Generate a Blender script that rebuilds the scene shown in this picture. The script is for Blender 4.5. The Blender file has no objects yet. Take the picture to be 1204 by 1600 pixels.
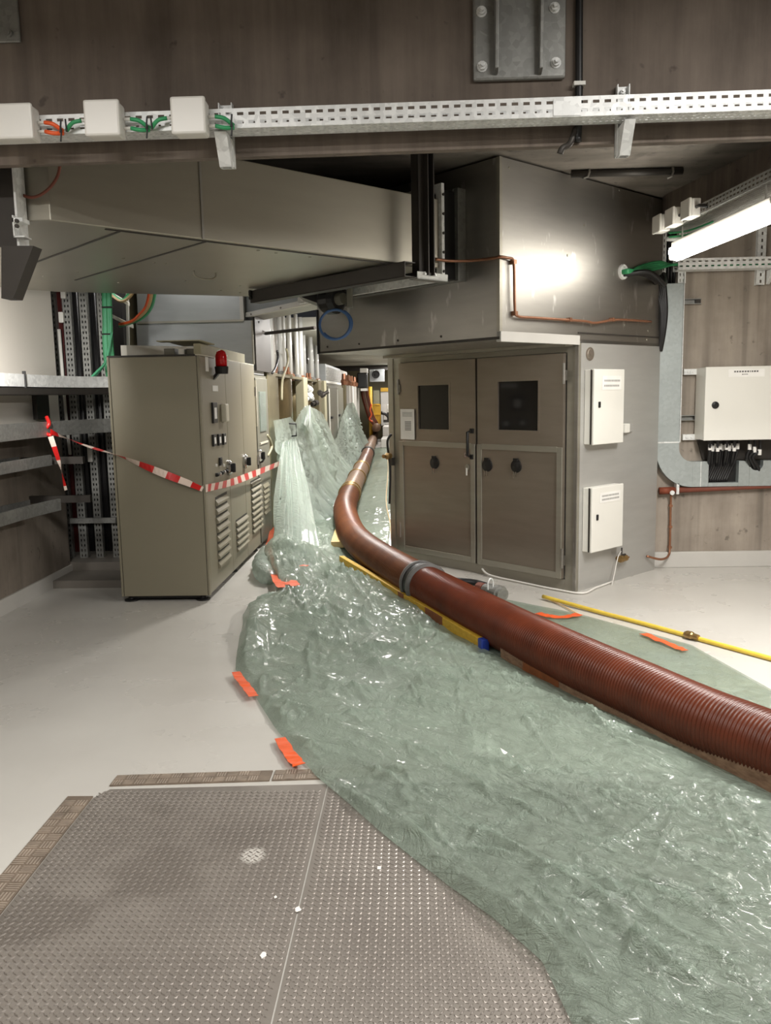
import bpy, math, random
import numpy as np
from mathutils import Vector, Matrix
random.seed(7); np.random.seed(7)
SC = bpy.context.scene
COL = SC.collection
PI = math.pi
# ------------------------------------------------------------------ camera geometry (image 1204 x 1600)
F, CAMH = 1300.0, 1.68
_dy = Vector(((640-602)/F, (617-800)/F, 1.0)).normalized()
_x = Vector((1, -.0195, 0)); _x = (_x - _dy*_x.dot(_dy)).normalized()
_z = _x.cross(_dy)
if _z.y > 0: _z = -_z
EYE = Vector((0, 0, CAMH))
def ray(px, py):
    c = Vector(((px-602)/F, (py-800)/F, 1.0))
    return Vector((_x.dot(c), _dy.dot(c), _z.dot(c)))
def at_z(px, py, z=0.0):
    r = ray(px, py); return EYE + r*((z-CAMH)/r.z)
def at_y(px, py, y):
    r = ray(px, py); return EYE + r*(y/r.y)
def at_x(px, py, x):
    r = ray(px, py); return EYE + r*(x/r.x)
def at_pl(px, py, p0, n):
    r = ray(px, py); return EYE + r*((p0-EYE).dot(n)/r.dot(n))
# enclosure frame: corner C, U along its side wall, V along its doors
_a = math.radians(43.5)
U = Vector((math.cos(_a), math.sin(_a), 0)); V = Vector((-math.sin(_a), math.cos(_a), 0))
C = Vector((1.38, 6.926, 0))
ZUP = Vector((0, 0, 1))
def P(u, v, z): return C + U*u + V*v + ZUP*z
def side(px, py): return at_pl(px, py, C, V)
def door(px, py): return at_pl(px, py, C, U)
def uvz(p): d = p - C; return d.dot(U), d.dot(V), d.z

# ------------------------------------------------------------------ mesh builder
class MB:
    def __init__(s): s.v = []; s.f = []; s.m = []
    def add(s, vs, fs, mi=0):
        b = len(s.v); s.v += [Vector(v) for v in vs]
        s.f += [[b+i for i in f] for f in fs]; s.m += [mi]*len(fs); return s
    def quad(s, a, b, c, d, mi=0): return s.add([a, b, c, d], [[0, 1, 2, 3]], mi)
    def obox(s, o, a, b, c, mi=0):          # origin corner + three edge vectors
        o, a, b, c = Vector(o), Vector(a), Vector(b), Vector(c)
        vs = [o, o+a, o+a+b, o+b, o+c, o+a+c, o+a+b+c, o+b+c]
        fs = [[0, 3, 2, 1], [4, 5, 6, 7], [0, 1, 5, 4], [1, 2, 6, 5], [2, 3, 7, 6], [3, 0, 4, 7]]
        if a.cross(b).dot(c) < 0: fs = [f[::-1] for f in fs]
        return s.add(vs, fs, mi)
    def box(s, x0, x1, y0, y1, z0, z1, mi=0):
        return s.obox((x0, y0, z0), (x1-x0, 0, 0), (0, y1-y0, 0), (0, 0, z1-z0), mi)
    def cbox(s, c, a, b, d, mi=0):          # centre + full edge vectors
        a, b, d = Vector(a), Vector(b), Vector(d); return s.obox(Vector(c)-(a+b+d)/2, a, b, d, mi)
    def prism(s, poly, z0, z1, mi=0):
        n = len(poly); vs = [Vector((p[0], p[1], z0)) for p in poly]+[Vector((p[0], p[1], z1)) for p in poly]
        ar = sum(poly[i][0]*poly[(i+1) % n][1]-poly[(i+1) % n][0]*poly[i][1] for i in range(n))
        fs = [list(range(n))[::-1], list(range(n, 2*n))]+[[i, (i+1) % n, n+(i+1) % n, n+i] for i in range(n)]
        if ar < 0: fs = [f[::-1] for f in fs]
        return s.add(vs, fs, mi)
    def extr(s, poly, d, mi=0):             # 3D polygon extruded by vector d
        n = len(poly); d = Vector(d); vs = [Vector(p) for p in poly]+[Vector(p)+d for p in poly]
        return s.add(vs, [list(range(n))[::-1], list(range(n, 2*n))]+[[i, (i+1) % n, n+(i+1) % n, n+i] for i in range(n)], mi)
    def tube(s, pts, r, n=10, caps=True, mi=0, closed=False):
        pts = [Vector(p) for p in pts]; N = len(pts)
        rr = r if isinstance(r, (list, tuple)) else [r]*N
        T = []
        for i in range(N):
            if closed: t = pts[(i+1) % N]-pts[i-1]
            else: t = pts[min(i+1, N-1)]-pts[max(i-1, 0)]
            T.append(t.normalized() if t.length > 1e-9 else Vector((0, 0, 1)))
        ref = Vector((0, 0, 1)) if abs(T[0].z) < .9 else Vector((1, 0, 0))
        nrm = (ref - T[0]*ref.dot(T[0])).normalized(); vs = []; fs = []
        for i in range(N):
            nrm = (nrm - T[i]*nrm.dot(T[i]))
            nrm = nrm.normalized() if nrm.length > 1e-6 else T[i].orthogonal().normalized()
            bn = T[i].cross(nrm)
            for k in range(n):
                a = 2*PI*k/n; vs.append(pts[i]+(nrm*math.cos(a)+bn*math.sin(a))*rr[i])
        for i in range(N if closed else N-1):
            j = (i+1) % N
            for k in range(n):
                fs.append([i*n+k, i*n+(k+1) % n, j*n+(k+1) % n, j*n+k])
        if caps and not closed: fs += [list(range(n))[::-1], list(range((N-1)*n, N*n))]
        return s.add(vs, fs, mi)
    def cyl(s, a, b, r, n=16, mi=0): return s.tube([a, b], r, n, True, mi)
    def lathe(s, o, ax, prof, n=20, mi=0):  # profile (dist along axis, radius)
        o, ax = Vector(o), Vector(ax).normalized()
        return s.tube_prof([o+ax*d for d, r in prof], [r for d, r in prof], ax, n, mi)
    def tube_prof(s, pts, rr, ax, n, mi):
        nrm = ax.orthogonal().normalized(); bn = ax.cross(nrm); vs = []; fs = []
        for p, r in zip(pts, rr):
            for k in range(n):
                a = 2*PI*k/n; vs.append(p+(nrm*math.cos(a)+bn*math.sin(a))*max(r, 1e-4))
        for i in range(len(pts)-1):
            for k in range(n): fs.append([i*n+k, i*n+(k+1) % n, (i+1)*n+(k+1) % n, (i+1)*n+k])
        fs += [list(range(n))[::-1], list(range((len(pts)-1)*n, len(pts)*n))]
        return s.add(vs, fs, mi)
    def perf(s, o, du, dv, L, W, pitch, hl, rows, hw, mi=0):   # sheet with rows of slots cut through
        o = Vector(o); du = Vector(du).normalized(); dv = Vector(dv).normalized()
        q = lambda u0, u1, v0, v1: s.quad(o+du*u0+dv*v0, o+du*u1+dv*v0, o+du*u1+dv*v1, o+du*u0+dv*v1, mi)
        v = 0
        for r in rows:
            q(0, L, v, r-hw/2); u = 0; n = int(L/pitch)
            for i in range(n):
                h0 = (i+.5)*pitch-hl/2; q(u, h0, r-hw/2, r+hw/2); u = h0+hl
            q(u, L, r-hw/2, r+hw/2); v = r+hw/2
        q(0, L, v, W); return s
    def build(s, name, mat, parent=None, smooth=False, bevel=0, solid=0, kind=None, sub=0):
        base = None
        if parent is not None: org = wloc(parent)
        else:
            xs = [v.x for v in s.v]; ys = [v.y for v in s.v]; zs = [v.z for v in s.v]
            org = Vector(((min(xs)+max(xs))/2, (min(ys)+max(ys))/2, min(zs)))
        me = bpy.data.meshes.new(name); me.from_pydata([v-org for v in s.v], [], s.f)
        for m in (mat if isinstance(mat, (list, tuple)) else [mat]): me.materials.append(m)
        me.polygons.foreach_set('material_index', s.m)
        if smooth: me.polygons.foreach_set('use_smooth', [True]*len(s.f))
        me.update()
        ob = bpy.data.objects.new(name, me); COL.objects.link(ob)
        if parent is not None: ob.parent = parent
        else: ob.location = org
        ob['_w'] = list(org)
        if bevel:
            b = ob.modifiers.new('bevel', 'BEVEL'); b.width = bevel; b.segments = 2; b.limit_method = 'ANGLE'; b.angle_limit = math.radians(40)
        if solid:
            b = ob.modifiers.new('thick', 'SOLIDIFY'); b.thickness = solid; b.offset = 0
        if smooth == 'auto':
            pass
        if kind: ob['kind'] = kind
        return ob
def wloc(o): return Vector(o['_w'])
def tag(o, label, cat, group=None, kind=None):
    o['label'] = label; o['category'] = cat
    if group: o['group'] = group
    if kind: o['kind'] = kind
    return o
def thing(name, label, cat, loc, group=None):
    o = bpy.data.objects.new(name, None); COL.objects.link(o); o.location = Vector(loc); o['_w'] = list(Vector(loc))
    o.empty_display_size = .1
    return tag(o, label, cat, group)
def struct(name, mb, mat, **k): return mb.build(name, mat, kind='structure', **k)
def copy_tree(o, delta, label=None, parent=None):
    c = o.copy(); COL.objects.link(c)
    if parent: c.parent = parent
    else: c.location = o.location + Vector(delta)
    if label: c['label'] = label
    for ch in list(o.children): copy_tree(ch, (0, 0, 0), None, c)
    return c
def catmull(pts, n):
    pts = [Vector(p) for p in pts]; out = []
    for i in range(len(pts)-1):
        p0 = pts[max(i-1, 0)]; p1 = pts[i]; p2 = pts[i+1]; p3 = pts[min(i+2, len(pts)-1)]
        for k in range(n):
            t = k/n; out.append(.5*((2*p1)+(p2-p0)*t+(2*p0-5*p1+4*p2-p3)*t*t+(3*p1-p0-3*p2+p3)*t**3))
    out.append(pts[-1]); return out
def arc(c, a, b, r, t0, t1, n): return [Vector(c)+(Vector(a)*math.cos(t0+(t1-t0)*i/n)+Vector(b)*math.sin(t0+(t1-t0)*i/n))*r for i in range(n+1)]

# ------------------------------------------------------------------ materials
def lin(c): return tuple(((x/255/12.92) if x/255 <= .04045 else ((x/255+.055)/1.055)**2.4) for x in c)+(1,)
class NT:
    def __init__(s, name):
        s.mat = bpy.data.materials.new(name); s.mat.use_nodes = True; s.t = s.mat.node_tree; s.n = s.t.nodes
        s.b = s.n['Principled BSDF']; s.out = s.n['Material Output']
    def node(s, ty, **k):
        o = s.n.new(ty)
        for a, v in k.items(): setattr(o, a, v)
        return o
    def link(s, a, b): s.t.links.new(a, b)
    def pos(s, scale=(1, 1, 1)):
        if not hasattr(s, 'g'): s.g = s.node('ShaderNodeNewGeometry')
        m = s.node('ShaderNodeMapping'); m.inputs['Scale'].default_value = scale; s.link(s.g.outputs['Position'], m.inputs['Vector']); return m.outputs[0]
    def noise(s, scale, vec=None, detail=4, rough=.55, dist=0):
        o = s.node('ShaderNodeTexNoise'); o.inputs['Scale'].default_value = scale; o.inputs['Detail'].default_value = detail
        o.inputs['Roughness'].default_value = rough; o.inputs['Distortion'].default_value = dist
        s.link(vec if vec is not None else s.pos(), o.inputs['Vector']); return o.outputs['Fac']
    def ramp(s, fac, stops):
        o = s.node('ShaderNodeValToRGB'); e = o.color_ramp.elements
        while len(e) < len(stops): e.new(.5)
        for q, (p, c) in zip(e, stops): q.position = p; q.color = c if len(c) == 4 else tuple(c)+(1,)
        s.link(fac, o.inputs['Fac']); return o.outputs['Color']
    def mix(s, fac, a, b, bt='MIX'):
        o = s.node('ShaderNodeMix', data_type='RGBA', blend_type=bt)
        for i, v in ((0, fac), (6, a), (7, b)):
            if isinstance(v, (int, float)): o.inputs[i].default_value = v
            elif isinstance(v, tuple): o.inputs[i].default_value = v
            else: s.link(v, o.inputs[i])
        return o.outputs[2]
    def math(s, op, a, b=None, c=None, clamp=False):
        o = s.node('ShaderNodeMath', operation=op, use_clamp=clamp)
        for i, v in enumerate((a, b, c)):
            if v is None: continue
            if isinstance(v, (int, float)): o.inputs[i].default_value = v
            else: s.link(v, o.inputs[i])
        return o.outputs[0]
    def bump(s, h, strength, dist=.01):
        o = s.node('ShaderNodeBump'); o.inputs['Strength'].default_value = strength; o.inputs['Distance'].default_value = dist
        s.link(h, o.inputs['Height']); s.link(o.outputs[0], s.b.inputs['Normal']); return o
    def set(s, **k):
        for a, v in k.items():
            i = s.b.inputs[a.replace('_', ' ')]
            if isinstance(v, (int, float, tuple)): i.default_value = v
            else: s.link(v, i)
        return s
def simple(name, col, rough=.5, metal=0, var=.06, vs=6, bump=0, bs=60, stretch=(1, 1, 1), **k):
    t = NT(name); c = lin(col)
    n = t.noise(vs, t.pos(stretch)); lo = tuple(max(0, x*(1-var)) for x in c[:3])+(1,); hi = tuple(min(1, x*(1+var)) for x in c[:3])+(1,)
    t.set(Base_Color=t.ramp(n, [(.3, lo), (.7, hi)]), Roughness=rough, Metallic=metal, **k)
    if bump: t.bump(t.noise(bs), bump, .005)
    return t.mat
def emis(name, col, st):
    t = NT(name); t.set(Base_Color=lin(col), Emission_Color=lin(col), Emission_Strength=st); return t.mat
def concrete(name, dark, light, streak=(7, 7, .5), spots=True):
    t = NT(name)
    a = t.noise(1.0, t.pos(streak), 6, .65); b = t.noise(2.2, None, 6, .6); f = t.math('ADD', t.math('MULTIPLY', a, .65), t.math('MULTIPLY', b, .5))
    col = t.ramp(f, [(.38, lin(dark)), (.75, lin(light))])
    sp = t.noise(13, None, 3, .5)
    col = t.mix(t.ramp(sp, [(.66, (0, 0, 0)), (.74, (.5, .5, .5))]), col, lin([x*.55 for x in dark]))
    st = t.noise(1.6, t.pos((3.2, 3.2, .1)), 3, .5)
    col = t.mix(t.ramp(st, [(.60, (0, 0, 0)), (.68, (.35, .35, .35))]), col, lin([x*.62 for x in dark]))
    t.set(Base_Color=col, Roughness=.8); t.bump(t.noise(35, None, 6, .7), .25, .004); return t.mat
MT = {}
MT['concrete'] = concrete('concrete_beam', (84, 74, 66), (128, 116, 105))
MT['concrete_back'] = concrete('concrete_wall', (122, 112, 101), (176, 165, 152), (3, 3, .3))
MT['concrete_ceiling'] = concrete('concrete_slab', (92, 86, 79), (136, 129, 120), (1, 5, 1))
def galv(name, col, rough=.38, metal=.75, var=.18, sc=18):
    t = NT(name); v = t.node('ShaderNodeTexVoronoi'); v.inputs['Scale'].default_value = sc*2.2; t.link(t.pos((1, 1, 1)), v.inputs['Vector'])
    n = t.noise(3, None, 4); f = t.math('ADD', t.math('MULTIPLY', v.outputs['Color'], .45), t.math('MULTIPLY', n, .55))
    c = lin(col); lo = tuple(x*(1-var) for x in c[:3])+(1,); hi = tuple(min(1, x*(1+var)) for x in c[:3])+(1,)
    t.set(Base_Color=t.ramp(f, [(.25, lo), (.75, hi)]), Metallic=metal, Roughness=t.math('ADD', t.math('MULTIPLY', n, .15), rough-.07)); return t.mat
MT['galv'] = galv('galvanised_steel', (226, 227, 225), .45, .15)
MT['galv_dull'] = galv('dull_galvanised_steel', (150, 150, 146), .5, .7)
MT['galv_blue'] = galv('galvanised_trunking', (172, 179, 178), .45, .5, .08)
def brushed(name, col, rough, metal, var=.06, spots=False):
    t = NT(name); n = t.noise(2.5, t.pos((1, 1, 6)), 5); g = t.noise(1.4, None, 3)
    c = lin(col); col = t.ramp(n, [(.3, tuple(x*(1-var) for x in c[:3])), (.7, tuple(min(1, x*(1+var)) for x in c[:3]))])
    if spots:
        s = t.noise(9, t.pos((1, 1, .35)), 3, .5); col = t.mix(t.ramp(s, [(.635, (0, 0, 0)), (.70, (.6, .6, .6))]), col, lin((225, 225, 222)))
    t.set(Base_Color=col, Metallic=metal, Roughness=t.math('ADD', t.math('MULTIPLY', g, .12), rough-.06)); t.bump(t.noise(2.2, None, 2), .06, .02); return t.mat
MT['steel_panel'] = brushed('enclosure_sheet', (172, 169, 163), .44, 1.0, .05, True)
MT['steel_side'] = brushed('enclosure_side_sheet', (190, 189, 185), .42, .5, .04)
MT['steel_door'] = brushed('enclosure_door_sheet', (152, 142, 130), .42, .75)
MT['steel_frame'] = brushed('enclosure_frame', (166, 162, 150), .45, .7)
MT['duct'] = brushed('duct_sheet', (166, 161, 148), .4, .6, .03)
MT['plenum'] = brushed('plenum_sheet', (172, 175, 176), .4, .65, .06)
MT['cab'] = simple('cabinet_enamel', (126, 120, 102), .42, 0, .02, 2)
MT['cab_dark'] = simple('cabinet_seam', (40, 37, 32), .6)
MT['cab_lite'] = simple('cabinet_light_edge', (196, 190, 172), .45)
MT['black'] = simple('black_plastic', (22, 21, 21), .45)
MT['rubber'] = simple('black_rubber_cable', (26, 25, 26), .4, 0, .2)
MT['dark'] = simple('dark_steel', (62, 58, 54), .5, .4)
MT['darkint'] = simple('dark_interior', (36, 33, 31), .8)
MT['white'] = simple('white_enamel', (226, 224, 216), .4, 0, .015, 3)
MT['whitep'] = simple('white_plastic', (218, 215, 208), .35, 0, .015)
MT['paper'] = simple('paper', (235, 233, 228), .8)
MT['ink'] = simple('grey_print', (150, 148, 144), .8)
MT['ink2'] = simple('dark_print', (96, 94, 92), .8)
MT['red'] = simple('red_lens', (196, 14, 22), .15, 0, .03, 6)
MT['tape_red'] = simple('tape_red', (196, 34, 32), .35)
MT['tape_white'] = simple('tape_white', (225, 205, 192), .35)
MT['orange'] = simple('orange_tape', (226, 92, 42), .4, 0, .1, 20)
MT['green'] = simple('green_cable', (52, 150, 96), .4, 0, .1)
MT['green_lite'] = simple('light_green_cable', (96, 186, 140), .4, 0, .1)
MT['tan'] = simple('tan_cable', (206, 176, 130), .5)
MT['copper'] = simple('copper_pipe', (150, 104, 78), .35, .5, .15, 20)
MT['redpipe'] = simple('red_brown_pipe', (122, 66, 50), .55, 0, .15, 12)
MT['blue'] = simple('blue_plastic', (40, 62, 150), .4)
MT['bluehose'] = simple('blue_hose', (66, 98, 142), .4)
MT['cream'] = simple('cream_panel', (160, 154, 128), .6)
MT['beige'] = simple('beige_metal', (120, 112, 86), .38, .4, .1, 4)
MT['tank'] = simple('tank_metal', (128, 116, 88), .25, .9, .12, 3)
MT['greycab'] = simple('grey_green_enamel', (108, 106, 94), .45)
MT['yellowfr'] = simple('yellow_paint', (206, 160, 40), .5)
MT['yellowhose'] = simple('yellow_hose', (216, 186, 70), .4, 0, .08, 12)
MT['brass'] = simple('brass', (150, 122, 78), .35, .7, .25, 40)
MT['chrome'] = simple('chrome', (200, 200, 200), .2, 1.0)
MT['kerb'] = simple('kerb_paint', (196, 193, 187), .5, 0, .04, 3)
MT['maroon'] = simple('maroon_cable', (74, 26, 24), .5, 0, .25, 20)
def glass(name, col):
    t = NT(name); t.set(Base_Color=lin(col), Roughness=.08, Metallic=0); t.set(**{'Specular_IOR_Level': .6}); return t.mat
MT['window'] = glass('dark_window_glass', (30, 28, 28))
def tubeglass():
    t = NT('clear_tube'); t.set(Base_Color=lin((226, 228, 226)), Roughness=.1, Alpha=.55); return t.mat
MT['tube'] = tubeglass()
def floor_mat():
    t = NT('grey_epoxy_floor'); n = t.noise(.9, None, 5); m = t.noise(14, None, 4, .6)
    c = t.ramp(n, [(.3, lin((186, 182, 175))), (.7, lin((198, 195, 188)))])
    s = t.noise(5, t.pos((1, .25, 1)), 4, .6); c = t.mix(t.ramp(s, [(.68, (0, 0, 0)), (.82, (.10, .10, .10))]), c, lin((160, 152, 142)))
    t.set(Base_Color=c, Roughness=t.math('ADD', t.math('MULTIPLY', n, .15), .2)); t.bump(t.noise(5, None, 2), .03, .02); return t.mat
MT['floor'] = floor_mat()
def wall_left_mat():
    t = concrete('painted_concrete', (100, 90, 80), (140, 130, 118), (4, 4, .5)); n = t.node_tree.nodes; l = t.node_tree.links
    b = n['Principled BSDF']; src = b.inputs['Base Color'].links[0].from_socket
    g = n.new('ShaderNodeNewGeometry'); sp = n.new('ShaderNodeSeparateXYZ'); l.new(g.outputs['Position'], sp.inputs[0])
    gt = n.new('ShaderNodeMath'); gt.operation = 'GREATER_THAN'; gt.inputs[1].default_value = 1.5; l.new(sp.outputs[2], gt.inputs[0])
    mx = n.new('ShaderNodeMix'); mx.data_type = 'RGBA'; l.new(gt.outputs[0], mx.inputs[0]); l.new(src, mx.inputs[6]); mx.inputs[7].default_value = lin((222, 216, 206))
    l.new(mx.outputs[2], b.inputs['Base Color']); return t
MT['wall_left'] = wall_left_mat()
def plate_mat():
    t = NT('checker_plate_steel'); n = t.noise(2.4, None, 5, .6); m = t.noise(40, None, 3)
    c = t.ramp(n, [(.3, lin((124, 117, 110))), (.7, lin((148, 141, 133)))])
    sep = t.node('ShaderNodeSeparateXYZ'); t.link(t.pos(), sep.inputs[0]); wob = t.noise(7, None, 3)
    def blot(x, y, rx, ry, soft, amt, colr, cc):
        dx = t.math('DIVIDE', t.math('SUBTRACT', sep.outputs[0], x), rx); dy = t.math('DIVIDE', t.math('SUBTRACT', sep.outputs[1], y), ry)
        d = t.math('ADD', t.math('SQRT', t.math('ADD', t.math('MULTIPLY', dx, dx), t.math('MULTIPLY', dy, dy))), t.math('MULTIPLY', t.math('SUBTRACT', wob, .5), 1.2))
        f = t.math('MULTIPLY', t.math('MULTIPLY', t.math('SUBTRACT', 1+soft/2, d), 1/soft, clamp=True), amt); return t.mix(f, cc, lin(colr))
    for (px, py, rx, ry, so, am) in ((245, 1365, .17, .17, .5, .42), (60, 1435, .17, .13, .5, .40), (190, 1300, .26, .14, .9, .24), (360, 1300, .12, .2, .9, .2), (250, 1265, .09, .05, .8, .3)):
        p = at_z(px, py); c = blot(p.x, p.y, rx, ry, so, am, (88, 80, 72), c)
    for (px, py, rx, ry) in ((395, 1338, .042, .05), ):
        p = at_z(px, py); c = blot(p.x, p.y, rx, ry, .5, .75, (226, 222, 214), c)
    t.set(Base_Color=c, Roughness=.5, Metallic=.35); t.bump(m, .08, .002); return t.mat
MT['plate'] = plate_mat()
MT['lozenge'] = simple('worn_lozenge_steel', (138, 131, 124), .38, .55, .15, 30)
MT['strip'] = simple('tread_strip', (136, 122, 108), .45, .4, .25, 14)
MT['strip_bar'] = simple('worn_tread_bar', (176, 162, 148), .4, .4, .2, 14)
MT['paint_spot'] = simple('dried_white_paint', (232, 228, 220), .6)
def film_mat(name, alpha, col):
    t = NT(name)
    n1 = t.noise(13, t.pos((1, 1, 1)), 5, .62, 1.6); n2 = t.noise(48, None, 3, .6, 1.0)
    mp = t.node('ShaderNodeMapping', vector_type='TEXTURE'); t.link(t.g.outputs['Position'], mp.inputs[0])
    mp.inputs['Rotation'].default_value = (0, 0, math.radians(-40)); mp.inputs['Scale'].default_value = (.30, .045, .25)
    n3 = t.noise(1.0, mp.outputs[0], 4, .6, .8); r3 = t.math('ABSOLUTE', t.math('SUBTRACT', n3, .5))
    r1 = t.math('ABSOLUTE', t.math('SUBTRACT', n1, .5)); r2 = t.math('ABSOLUTE', t.math('SUBTRACT', n2, .5))
    h = t.math('ADD', t.math('MULTIPLY', r1, -1.0), t.math('ADD', t.math('MULTIPLY', r2, -.25), t.math('MULTIPLY', r3, -.9)))
    v = t.noise(1.6, None, 4); c = lin(col)
    t.set(Base_Color=t.ramp(v, [(.3, tuple(x*.9 for x in c[:3])), (.7, tuple(min(1, x*1.1) for x in c[:3]))]), Roughness=.10, Alpha=alpha, Specular_IOR_Level=1.0, Coat_Weight=.5, Coat_Roughness=.06)
    t.bump(h, 1.0, .045)
    tr = t.node('ShaderNodeBsdfTranslucent'); tr.inputs[0].default_value = c
    mx = t.node('ShaderNodeMixShader'); mx.inputs[0].default_value = .32
    t.link(t.b.outputs[0], mx.inputs[1]); t.link(tr.outputs[0], mx.inputs[2]); t.link(mx.outputs[0], t.out.inputs[0]); return t.mat
MT['cuff'] = simple('grey_rubber_cuff', (96, 94, 92), .5, .1, .15, 30)
MT['film'] = film_mat('green_polythene', .70, (180, 196, 181))
MT['film_drape'] = film_mat('green_polythene_hanging', .74, (206, 220, 208))
def hose_mat(name, col, col2, rough):
    t = NT(name); n = t.noise(5, None, 4); t.set(Base_Color=t.ramp(n, [(.3, lin(col)), (.7, lin(col2))]), Roughness=rough, Specular_IOR_Level=.42); return t.mat
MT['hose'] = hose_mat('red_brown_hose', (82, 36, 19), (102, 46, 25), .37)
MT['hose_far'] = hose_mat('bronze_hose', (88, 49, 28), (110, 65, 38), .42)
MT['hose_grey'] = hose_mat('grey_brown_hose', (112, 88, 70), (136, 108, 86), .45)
def wood(name, a, b):
    t = NT(name); n = t.noise(3, t.pos((2, 8, 20)), 5, .6); t.set(Base_Color=t.ramp(n, [(.3, lin(a)), (.7, lin(b))]), Roughness=.65); t.bump(n, .2, .004); return t.mat
MT['yellow_wood'] = wood('yellow_varnished_wood', (190, 148, 34), (216, 178, 66))
MT['brown_mark'] = simple('brown_mark', (128, 72, 36), .6, 0, .2, 20)
MT['old_wood'] = wood('weathered_timber', (112, 84, 64), (152, 122, 98))
MT['pale_wood'] = wood('pale_timber', (196, 168, 112), (214, 190, 140))
MT['rust'] = simple('rust_stain', (122, 58, 34), .7, 0, .2, 20)
# ================================================================== THE SETTING
struct('floor', MB().box(-5, 5, -4.5, 34, -.1, 0), MT['floor'])
BY = 4.0                                                   # face of the overhead lintel
zb = at_y(602, 237, BY).z
def lint_z(x): return zb + .006*x
poly = [Vector((-5, BY, lint_z(-5))), Vector((5, BY, lint_z(5))), Vector((5, BY, 5.2)), Vector((-5, BY, 5.2))]
struct('wall_lintel', MB().extr(poly, (0, .05, 0)), MT['concrete'])
ZC = 3.37
struct('ceiling', MB().box(-5, 5, BY+.05, 14.2, ZC, ZC+.2), MT['concrete_ceiling'])
struct('ceiling_corridor', MB().box(-3.2, .6, 14.2, 34, 2.78, 3.0), simple('corridor_ceiling_paint', (186, 186, 176), .6))
struct('ceiling_hall', MB().box(-5, 5, -4.5, BY, 5.2, 5.4), MT['concrete_ceiling'])
struct('wall_left', MB().box(-3.5, -3.28, -4.5, 7.75, 0, 5.2), MT['wall_left'])
struct('baseboard_left', MB().box(-3.28, -3.262, -4.5, 7.75, 0, .13), MT['kerb'])
struct('wall_back', MB().box(2.1, 5, 7.9, 8.1, 0, ZC), MT['concrete_back'])
struct('trim_1', MB().box(2.15, 5, 7.86, 7.9, 0, .15), MT['kerb'], bevel=.006)
struct('wall_right', MB().box(4.8, 5, -4.5, 7.9, 0, 5.2), MT['concrete_back'])
struct('wall_behind', MB().box(-5, 5, -4.7, -4.5, 0, 5.2), MT['concrete_back'])
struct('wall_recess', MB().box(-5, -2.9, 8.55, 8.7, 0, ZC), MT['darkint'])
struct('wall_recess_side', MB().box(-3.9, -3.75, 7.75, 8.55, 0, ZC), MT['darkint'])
struct('wall_corridor', MB().box(.55, .7, 9.4, 34, 0, 3.0), MT['concrete_back'])
struct('wall_corridor_left', MB().box(-3.2, -3.05, 8.7, 34, 0, ZC), MT['beige'])
struct('wall_corridor_end', MB().box(-3.2, .7, 33.8, 34, 0, 3.0), MT['cream'])
# slanted downstand over the tray on the right
Dr = Vector((.19, -.98, 0)).normalized()
p0 = at_z(1060, 285, ZC-.02) ; p0 = Vector((2.27, 7.6, 0)); p1 = p0 + Dr*3.4
struct('wall_downstand', MB().prism([(p0.x, p0.y), (p1.x, p1.y), (p1.x+2, p1.y), (p0.x+2.4, p0.y+.3), (p0.x, p0.y+.3)], 3.12, ZC), MT['concrete'])
struct('trim_2', MB().box(-3.75, -2.45, 7.3, 8.5, 0, .07).box(-3.6, -2.45, 7.75, 8.5, .07, .15), simple('dark_plinth_paint', (118, 112, 104), .5))

# ================================================================== CABLE TRAY ON THE LINTEL
def tray(name, label, o, d, out, L, W, Hh, group, mat=MT['galv'], rows=2, pitch=.05):
    d = Vector(d).normalized(); out = Vector(out).normalized(); o = Vector(o)
    t = thing(name, label, 'cable tray', o, group)
    m = MB(); rv = [Hh*.30, Hh*.72] if rows == 2 else [Hh*.5]
    m.perf(o, d, ZUP, L, Hh, pitch, .028, rv, .013); m.build('front_flange', mat, t, solid=.002)
    m = MB(); m.perf(o+out*-W, d, ZUP, L, Hh, pitch, .026, rv, .008); m.build('rear_flange', mat, t, solid=.002)
    m = MB(); n = max(3, int(W/.03)); m.perf(o, d, -out, L, W, .025, .013, [W*(i+.5)/n for i in range(n)], .007); m.build('tray_floor', mat, t, solid=.002)
    return t
zt = at_y(602, 194, BY-.15).z
TY = BY-.16
tl = tray('cable_tray', 'bright galvanised slotted cable tray along the concrete lintel', (-3.25, TY, zt-.012), (1, 0, .0045), (0, -1, 0), 8.0, .12, .082, None)
# coupler plate joint
m = MB(); a = at_y(886, 168, TY-.004); m.box(a.x-.06, a.x+.06, TY-.005, TY-.002, a.z-.033, a.z+.036); m.build('splice_plate', MT['galv'], tl)
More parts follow.
